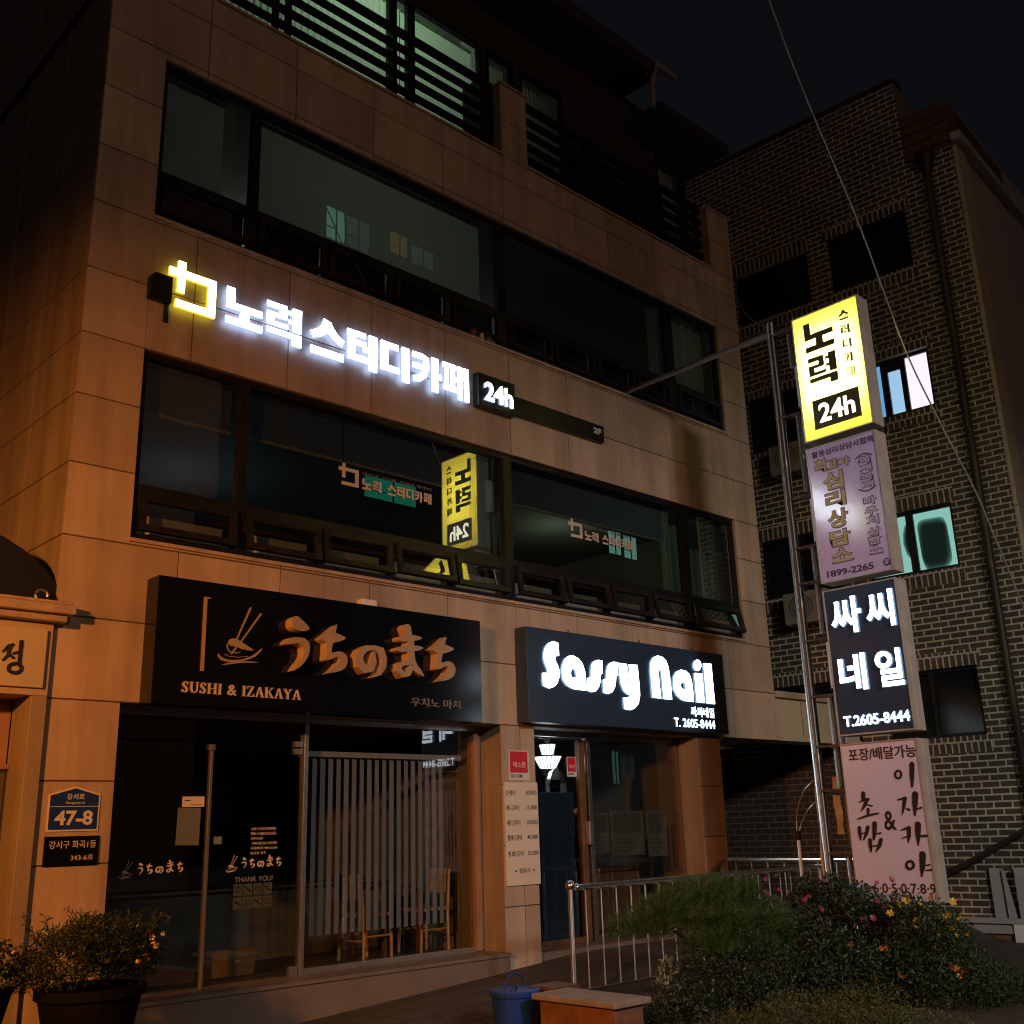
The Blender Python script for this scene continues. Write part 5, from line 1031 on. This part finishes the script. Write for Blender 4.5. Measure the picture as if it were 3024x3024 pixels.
b_ = MB(); b_.tube([(7.85,-1.955,-.1),(7.85,-1.97,1.42)], .02, 8); b_.build('post', M['white'], BN, smooth=True)
b_ = MB(); b_.tube([(7.85,-1.972,1.40),(7.85,-1.975,1.50)], .03, 8); b_.build('socket', M['frame'], BN)
for c in (((7.85,-1.965,1.46),(7.85,-1.97,1.62),(7.85,-2.02,1.80),(7.85,-2.12,1.95),(7.85,-2.26,2.06)),((7.85,-1.98,1.46),(7.85,-2.03,1.58),(7.85,-2.13,1.72),(7.86,-2.25,1.82))):
    b_ = MB(); b_.tube(c, .009, 6); b_.build('rod', M['alu'], BN, smooth=True)

# stone gate at the foot of the brick house, bottom right
GP = thing('gate_pier', 'pale grey stone gate pier and ledge at the lower right of the brick wall', 'pier', W(-1.9, 0, .2))
def wb(mb, s0, s1, z0, z1, o0, o1, mi=0): mb.add([W(s,z,o_) for o_ in (o0,o1) for s, z in ((s0,z0),(s1,z0),(s1,z1),(s0,z1))], [(0,3,2,1),(4,5,6,7),(0,1,5,4),(1,2,6,5),(2,3,7,6),(3,0,4,7)], mi)
b_ = MB(); wb(b_,-1.90,-1.73,.165,.85,.01,.08); wb(b_,-2.30,-2.10,.165,.86,.01,.14); b_.prism([(-1.92,.83),(-2.04,.165),(-1.93,.165)], lambda u,v,d: W(u,v,d), .02, .12); b_.build('post', M['grey_stone'], GP)
b_ = MB(); wb(b_,-2.6,-1.15,.09,.163,.005,.16); wb(b_,-1.98,-1.15,-.05,.088,.005,.12); b_.build('ledge', M['grey_stone'], GP)
b_ = MB(); wb(b_,-1.98,-1.15,-.9,-.052,.005,.08); b_.build('base_panel', M['brick_red'], GP)
b_ = MB(); wb(b_,-2.12,-1.985,-.9,.088,.005,.15); wb(b_,-2.8,-2.125,-.9,.088,.02,.13); b_.build('pillar', M['white'], GP)
b_ = MB(); b_.tube([W(-1.10,.76,.15),W(-1.7,1.04,.15),W(-2.7,1.56,.15)], .045, 8); o = b_.build('sloping_handrail', M['black_pipe'], None); tag(o, 'thick black sloping handrail in front of the brick wall at lower right', 'railing')

# cables
def cable(name, pts, r_, label, m_='cable'):
    b_ = MB(); q = []
    P_ = [Vector(p) for p in pts]
    for i in range(len(P_)-1):
        p0, p1, p2, p3 = P_[max(i-1,0)], P_[i], P_[i+1], P_[min(i+2,len(P_)-1)]
        for t in (0,.25,.5,.75): q.append(.5*((2*p1)+(p2-p0)*t+(2*p0-5*p1+4*p2-p3)*t*t+(3*p1-p0-3*p2+p3)*t**3))
    q.append(P_[-1]); b_.tube(q, r_, 6); tag(b_.build(name, M[m_], None, smooth=True), label, 'cable')
cable('overhead_cable', [(4.9,-3.95,12.2),(5.87,-3.95,10.58),(6.25,-3.95,9.87),(6.78,-3.95,9.08),(7.3,-3.95,8.31),(7.76,-3.95,7.43),(8.13,-3.95,6.78),(8.55,-3.95,6.30),(8.98,-3.95,5.86),(9.45,-3.95,5.38),(9.75,-3.95,4.94),(10.09,-3.95,4.44),(10.6,-3.95,3.6)], .0105, 'overhead cable sagging from the top of the sky down past the yellow box')
cable('thin_wire', [(10.70,-.01,10.16),(9.3,-1.1,8.85),(7.72,-2.36,7.66)], .006, 'thin wire from the granite building edge down to the top of the mast')

# ================================================================ plants
def leaves(mb, rnd, c, rad, n, size, shell=.55, mi=0, flat=0.0, squash=.5):
    for _ in range(n):
        th = rnd.uniform(0, 2*math.pi); cz = rnd.uniform(-1, 1); rr_ = (shell + (1-shell)*rnd.random())**.6
        sxy = math.sqrt(max(0, 1-cz*cz)); p = Vector((c[0]+rad[0]*rr_*sxy*math.cos(th), c[1]+rad[1]*rr_*sxy*math.sin(th), c[2]+rad[2]*rr_*cz))
        d = Vector((rnd.gauss(0,1), rnd.gauss(0,1), rnd.gauss(0,1)*(1-flat)+.3)).normalized()
        e = d.cross(Vector((rnd.gauss(0,1), rnd.gauss(0,1), rnd.gauss(0,1)))).normalized(); s = size*rnd.uniform(.6, 1.3)
        k = s*squash; nrm = d.cross(e)*s*.12
        mb.add([p, p+d*s*.5+e*k*.5+nrm, p+d*s, p+d*s*.5-e*k*.5+nrm], [(0,1,2,3)], mi)
def blossoms(mb, rnd, pts, size, mi=0):
    for p in pts:
        p = Vector(p); nrm = Vector((rnd.uniform(-1,.2), rnd.uniform(-1,.3), rnd.uniform(0,1))).normalized()
        a = nrm.cross(Vector((0,0,1))).normalized(); b = nrm.cross(a); s = size*rnd.uniform(.7,1.25)
        for i in range(6):
            t = i*math.pi/3+rnd.random()*.3; d = a*math.cos(t)+b*math.sin(t); e = nrm.cross(d)
            mb.add([p, p+d*s*.6+e*s*.3+nrm*s*.15, p+d*s+nrm*s*.25, p+d*s*.6-e*s*.3+nrm*s*.15], [(0,1,2,3)], mi)
def needles(mb, rnd, c, rad, n, ln):
    for _ in range(n):
        th = rnd.uniform(0, 2*math.pi); cz = rnd.uniform(-.5, 1); q = rnd.random()**.5; s_ = math.sqrt(max(0,1-cz*cz))
        p = Vector((c[0]+rad[0]*q*s_*math.cos(th), c[1]+rad[1]*q*s_*math.sin(th), c[2]+rad[2]*q*cz))
        ax = Vector((math.cos(th)*.7+rnd.gauss(0,.35), math.sin(th)*.7+rnd.gauss(0,.35), .75+rnd.gauss(0,.3))).normalized()
        for k in range(9):
            d = (ax+Vector((rnd.gauss(0,.5), rnd.gauss(0,.5), rnd.gauss(0,.5)))).normalized(); e = d.cross(Vector((rnd.gauss(0,1),rnd.gauss(0,1),rnd.gauss(0,1)))).normalized()*.0022
            L_ = ln*rnd.uniform(.7,1.2); mb.add([p-e, p+e, p+d*L_], [(0,1,2)])
rnd = random.Random(11)
# pine
PN = thing('pine_shrub', 'low spreading green pine with soft needle pads in front of the handrail', 'pine', (5.5, -2.45, .0))
b_ = MB(); b_.tube([(5.55,-2.5,.0),(5.45,-2.45,.25),(5.6,-2.4,.5),(5.5,-2.4,.75)], [.06,.05,.04,.025], 8)
for q in ((4.7,-2.5,.75),(6.3,-2.35,.62),(5.2,-2.7,.85),(6.0,-2.6,.5),(5.6,-2.2,.95)): b_.tube([(5.53,-2.43,.4),((5.53+q[0])/2,(q[1]-2.43)/2,(q[2]+.35)/2),q], [.03,.02,.01], 6)
b_.build('trunk', M['bark'], PN, smooth=True)
b_ = MB()
for c, r_, n in (((4.42,-2.45,.72),(.30,.3,.17),300),((4.72,-2.5,.80),(.36,.34,.20),420),((5.2,-2.5,.93),(.42,.38,.20),520),((5.72,-2.45,.93),(.42,.38,.20),520),((5.15,-2.75,.72),(.40,.34,.2),420),((6.2,-2.4,.72),(.44,.36,.18),460),((5.75,-2.75,.66),(.42,.3,.18),380),((6.55,-2.5,.55),(.32,.3,.17),280),((4.9,-2.8,.55),(.34,.3,.16),260),((6.1,-2.8,.45),(.34,.3,.16),240),((5.4,-2.85,.5),(.4,.25,.14),260)): needles(b_, rnd, c, r_, n, .105)
b_.build('crown', M['needle'], PN)
# flowering bushes under the signs
FB = thing('flowering_bush', 'dense dark bush with magenta blossoms under the pink box', 'bush', (6.9, -3.0, .0))
b_ = MB()
for i in range(9): 
    a = rnd.uniform(0,6.28); b_.tube([(6.85,-3.0,.0),(6.85+.25*math.cos(a),-3.0+.3*math.sin(a),.4),(6.85+.4*math.cos(a),-3.0+.5*math.sin(a),.8)], [.014,.01,.005], 5)
b_.build('stem', M['bark'], FB)
b_ = MB()
for c, r_, n in (((6.95,-2.62,.55),(.42,.40,.42),2800),((6.8,-3.15,.60),(.40,.42,.44),3000),((6.4,-2.95,.45),(.42,.4,.38),2600),((7.0,-3.45,.42),(.36,.34,.40),2000),((7.2,-2.45,.6),(.3,.3,.38),1600),((6.2,-3.25,.30),(.45,.4,.34),2400),((6.85,-2.95,.98),(.16,.14,.12),260),((7.05,-2.5,.93),(.14,.14,.12),240),((6.55,-3.3,.80),(.18,.16,.16),300)): leaves(b_, rnd, c, r_, int(n*1.5), .044, .35)
b_.build('foliage', M['leaf2'], FB)
b_ = MB(); pt = []
for _ in range(34):
    a = rnd.uniform(0,6.28); pt.append((6.75+.45*math.cos(a)*rnd.random()-.15, -3.0+.75*math.sin(a), .62+.45*rnd.random()))
blossoms(b_, rnd, pt, .034); b_.build('flowers', M['fl_magenta'], FB)
MG = thing('marigold_bush', 'rounded bush with yellow and orange blossoms at the right of the planting bed', 'bush', (6.7, -4.0, .0))
b_ = MB()
for c, r_, n in (((6.75,-3.95,.44),(.42,.42,.44),3600),((6.5,-4.2,.62),(.2,.2,.16),420),((6.7,-3.75,.82),(.2,.2,.14),360),((6.5,-4.25,.18),(.5,.45,.36),2600),((6.4,-3.75,.2),(.45,.4,.36),2200),((6.9,-4.45,.05),(.4,.35,.3),1500)): leaves(b_, rnd, c, r_, int(n*1.5), .037, .35)
b_.build('foliage', M['leaf'], MG)
for nm, m_, pts in (('flowers','fl_yellow',[(6.62+rnd.gauss(0,.08),-4.22+rnd.gauss(0,.09),.66+rnd.gauss(0,.07)) for _ in range(14)]+[(6.5+rnd.uniform(-.1,.15),-3.85+rnd.gauss(0,.22),.74+rnd.gauss(0,.07)) for _ in range(8)]),
                    ('flowers','fl_orange',[(6.32,-3.38,.48),(6.35,-3.72,.47),(6.3,-3.69,.47),(6.4,-4.28,.36),(6.38,-4.33,.33),(6.42,-4.38,.30),(6.36,-4.36,.27),(6.3,-3.85,.24),(6.3,-3.6,.2)])):
    b_ = MB(); blossoms(b_, rnd, pts, .036); b_.build(nm, M[m_], MG)
# low hedge along the street edge, pale plants and a shrub near the post
HG = thing('clipped_hedge', 'low clipped hedge along the bottom edge in front of the bushes', 'hedge', (4.7, -4.2, .0))
b_ = MB()
for c, r_, n in (((4.35,-4.05,.12),(.50,.40,.26),2800),((4.85,-4.3,.12),(.52,.42,.26),2800),((4.4,-4.6,.10),(.55,.45,.22),2200),((4.9,-4.75,.02),(.5,.4,.22),1600),((3.95,-3.75,.06),(.42,.36,.2),1600)): leaves(b_, rnd, c, r_, int(n*1.5), .024, .3)
b_.build('foliage', M['leaf3'], HG)
SH = thing('dark_shrub', 'dark low shrub filling the bed between the pine and the hedge', 'bush', (4.8, -3.2, .0))
b_ = MB()
for c, r_, n in (((5.3,-2.95,.34),(.5,.35,.3),2000),((4.75,-2.8,.25),(.4,.3,.28),1500),((4.25,-2.95,.12),(.42,.4,.24),1500),((4.9,-3.1,.16),(.5,.42,.28),1900),((5.6,-3.2,.2),(.5,.42,.3),1900),((6.0,-3.4,.15),(.4,.4,.3),1400)): leaves(b_, rnd, c, r_, int(n*1.4), .038, .3)
b_.build('foliage', M['leaf2'], SH)
for k, (x, y, z, lb) in enumerate(((4.55,-2.62,.36,'small silver-leaved plant left of the pine trunk, the higher one'),(4.22,-2.85,.30,'small silver-leaved plant close to the stone pier, the lower one'))):
    t_ = thing('silver_plant', lb, 'plant', (x,y,.0), 'silver-leaved plants in the bed'); b_ = MB()
    leaves(b_, rnd, (x,y,z), (.12,.12,.14), 90, .06, .2); b_.build('foliage', M['leaf_pale'], t_)
    b_ = MB(); b_.tube([(x,y,.0),(x+.02,y,z)], .008, 5); b_.build('stem', M['bark'], t_)
# potted bush at the left
PO = thing('potted_bush', 'bushy green plant with orange blossoms in a black pot before the sushi bar door', 'potted plant', (.08, -1.1, -.12))
b_ = MB(); b_.lathe((.08,-1.1,-.15), [(0,0),(.20,0),(.27,.4),(.34,.72),(.37,.74),(.37,.80),(.33,.80),(.30,.70),(0,.70)], 28); b_.build('pot', M['pot'], PO, smooth=False)
b_ = MB()
for c, r_, n in (((-.12,-1.1,.84),(.34,.36,.22),3000),((.20,-1.1,.90),(.30,.34,.22),2800),((.04,-1.15,.99),(.22,.24,.14),1500),((.42,-1.05,.80),(.2,.26,.16),1300),((-.36,-1.1,.78),(.16,.2,.14),900)): leaves(b_, rnd, c, r_, n, .045, .3, squash=.22)
for _ in range(70):
    th = rnd.uniform(0, 6.28); q = Vector((.08+.42*math.cos(th)*rnd.uniform(.5,1), -1.1+.36*math.sin(th), .88+rnd.uniform(-.05,.16))); d = Vector((math.cos(th)*.6+rnd.gauss(0,.3), math.sin(th)*.6, .8)).normalized()
    ln = rnd.uniform(.06,.17); b_.tube([q, q+d*ln], .0025, 4)
    for k in range(16): leaves(b_, rnd, tuple(q+d*ln*k/15), (.012,.012,.012), 1, .045, .1, squash=.2)
b_.build('foliage', M['leaf_pot'], PO)
b_ = MB(); blossoms(b_, rnd, [(.26+rnd.uniform(0,.24),-1.36+rnd.uniform(-.04,.04),.92+rnd.gauss(0,.05)) for _ in range(11)], .022); b_.build('flowers', M['fl_pale'], PO)
b_ = MB(); blossoms(b_, rnd, [(.28+rnd.uniform(0,.2),-1.3,.80+rnd.gauss(0,.05)) for _ in range(5)], .022); b_.build('flowers', M['fl_orange'], PO)
PL2 = thing('potted_plant', 'small flowering plant in a dark bowl cut off by the left edge', 'potted plant', (-.68, -1.1, -.12))
b_ = MB(); b_.lathe((-.68,-1.1,-.15), [(0,0),(.10,0),(.16,.6),(.22,.84),(.24,.85),(.2,.80),(0,.78)], 20); b_.build('pot', M['pot'], PL2)
b_ = MB(); leaves(b_, rnd, (-.68,-1.1,.86), (.24,.24,.18), 900, .04, .3); b_.build('foliage', M['leaf2'], PL2)
b_ = MB(); blossoms(b_, rnd, [(-.6+rnd.uniform(-.08,.12),-1.3,.88+rnd.gauss(0,.07)) for _ in range(3)], .02); b_.build('flowers', M['fl_pale'], PL2)

# ================================================================ the block across the street, mirrored in the upper windows
OB = thing('apartment_block', 'dark apartment block across the street, mirrored in the windows by its few lit rooms', 'building', (23, -24, 0))
b_ = MB(); b_.box(12,36,-28,-20,-.2,27); b_.build('wall', M['concrete'], OB)
b_ = MB(); b_.box(11.8,36.2,-28.2,-19.8,27.002,27.3); b_.build('roof', M['dark_fascia'], OB)
LT = emit('lit_room_teal', (.30,.75,.60), .62); LD = emit('lit_room_dim', (.28,.50,.40), .16); LA = emit('lit_room_amber', (.75,.50,.16), .22); LG = emit('lit_sign_green', (.03,.62,.36), .34)
for x0, x1, z0, z1, m_ in ((15.78,16.58,22.5,23.8,LT),(16.66,17.7,22.5,23.75,LD),(18.7,19.5,23.0,23.9,LA),(19.7,20.8,22.9,23.7,LD),(17.6,19.9,12.95,13.75,LG),(30.45,31.25,12.9,13.9,LT),(31.45,32.3,12.85,13.85,LT),(30.5,30.9,3.3,4.6,LT),(31.0,31.9,3.5,4.4,LD)):
    b_ = MB(); b_.box(x0-.08,x1+.08,-20,-19.95,z0-.08,z0); b_.box(x0-.08,x1+.08,-20,-19.95,z1,z1+.08); b_.box(x0-.08,x0,-20,-19.95,z0,z1); b_.box(x1,x1+.08,-20,-19.95,z0,z1); xm = x0+.55*(x1-x0); b_.box(xm-.03,xm+.03,-20,-19.95,z0,z1); b_.box(x0,xm-.03,-20,-19.95,z0+.35*(z1-z0),z0+.38*(z1-z0)); f_ = b_.build('window', M['frame'], OB)
    b_ = MB(); b_.quad((x0,-19.97,z0),(x1,-19.97,z0),(x1,-19.97,z1),(x0,-19.97,z1)); b_.build('pane', m_, f_)
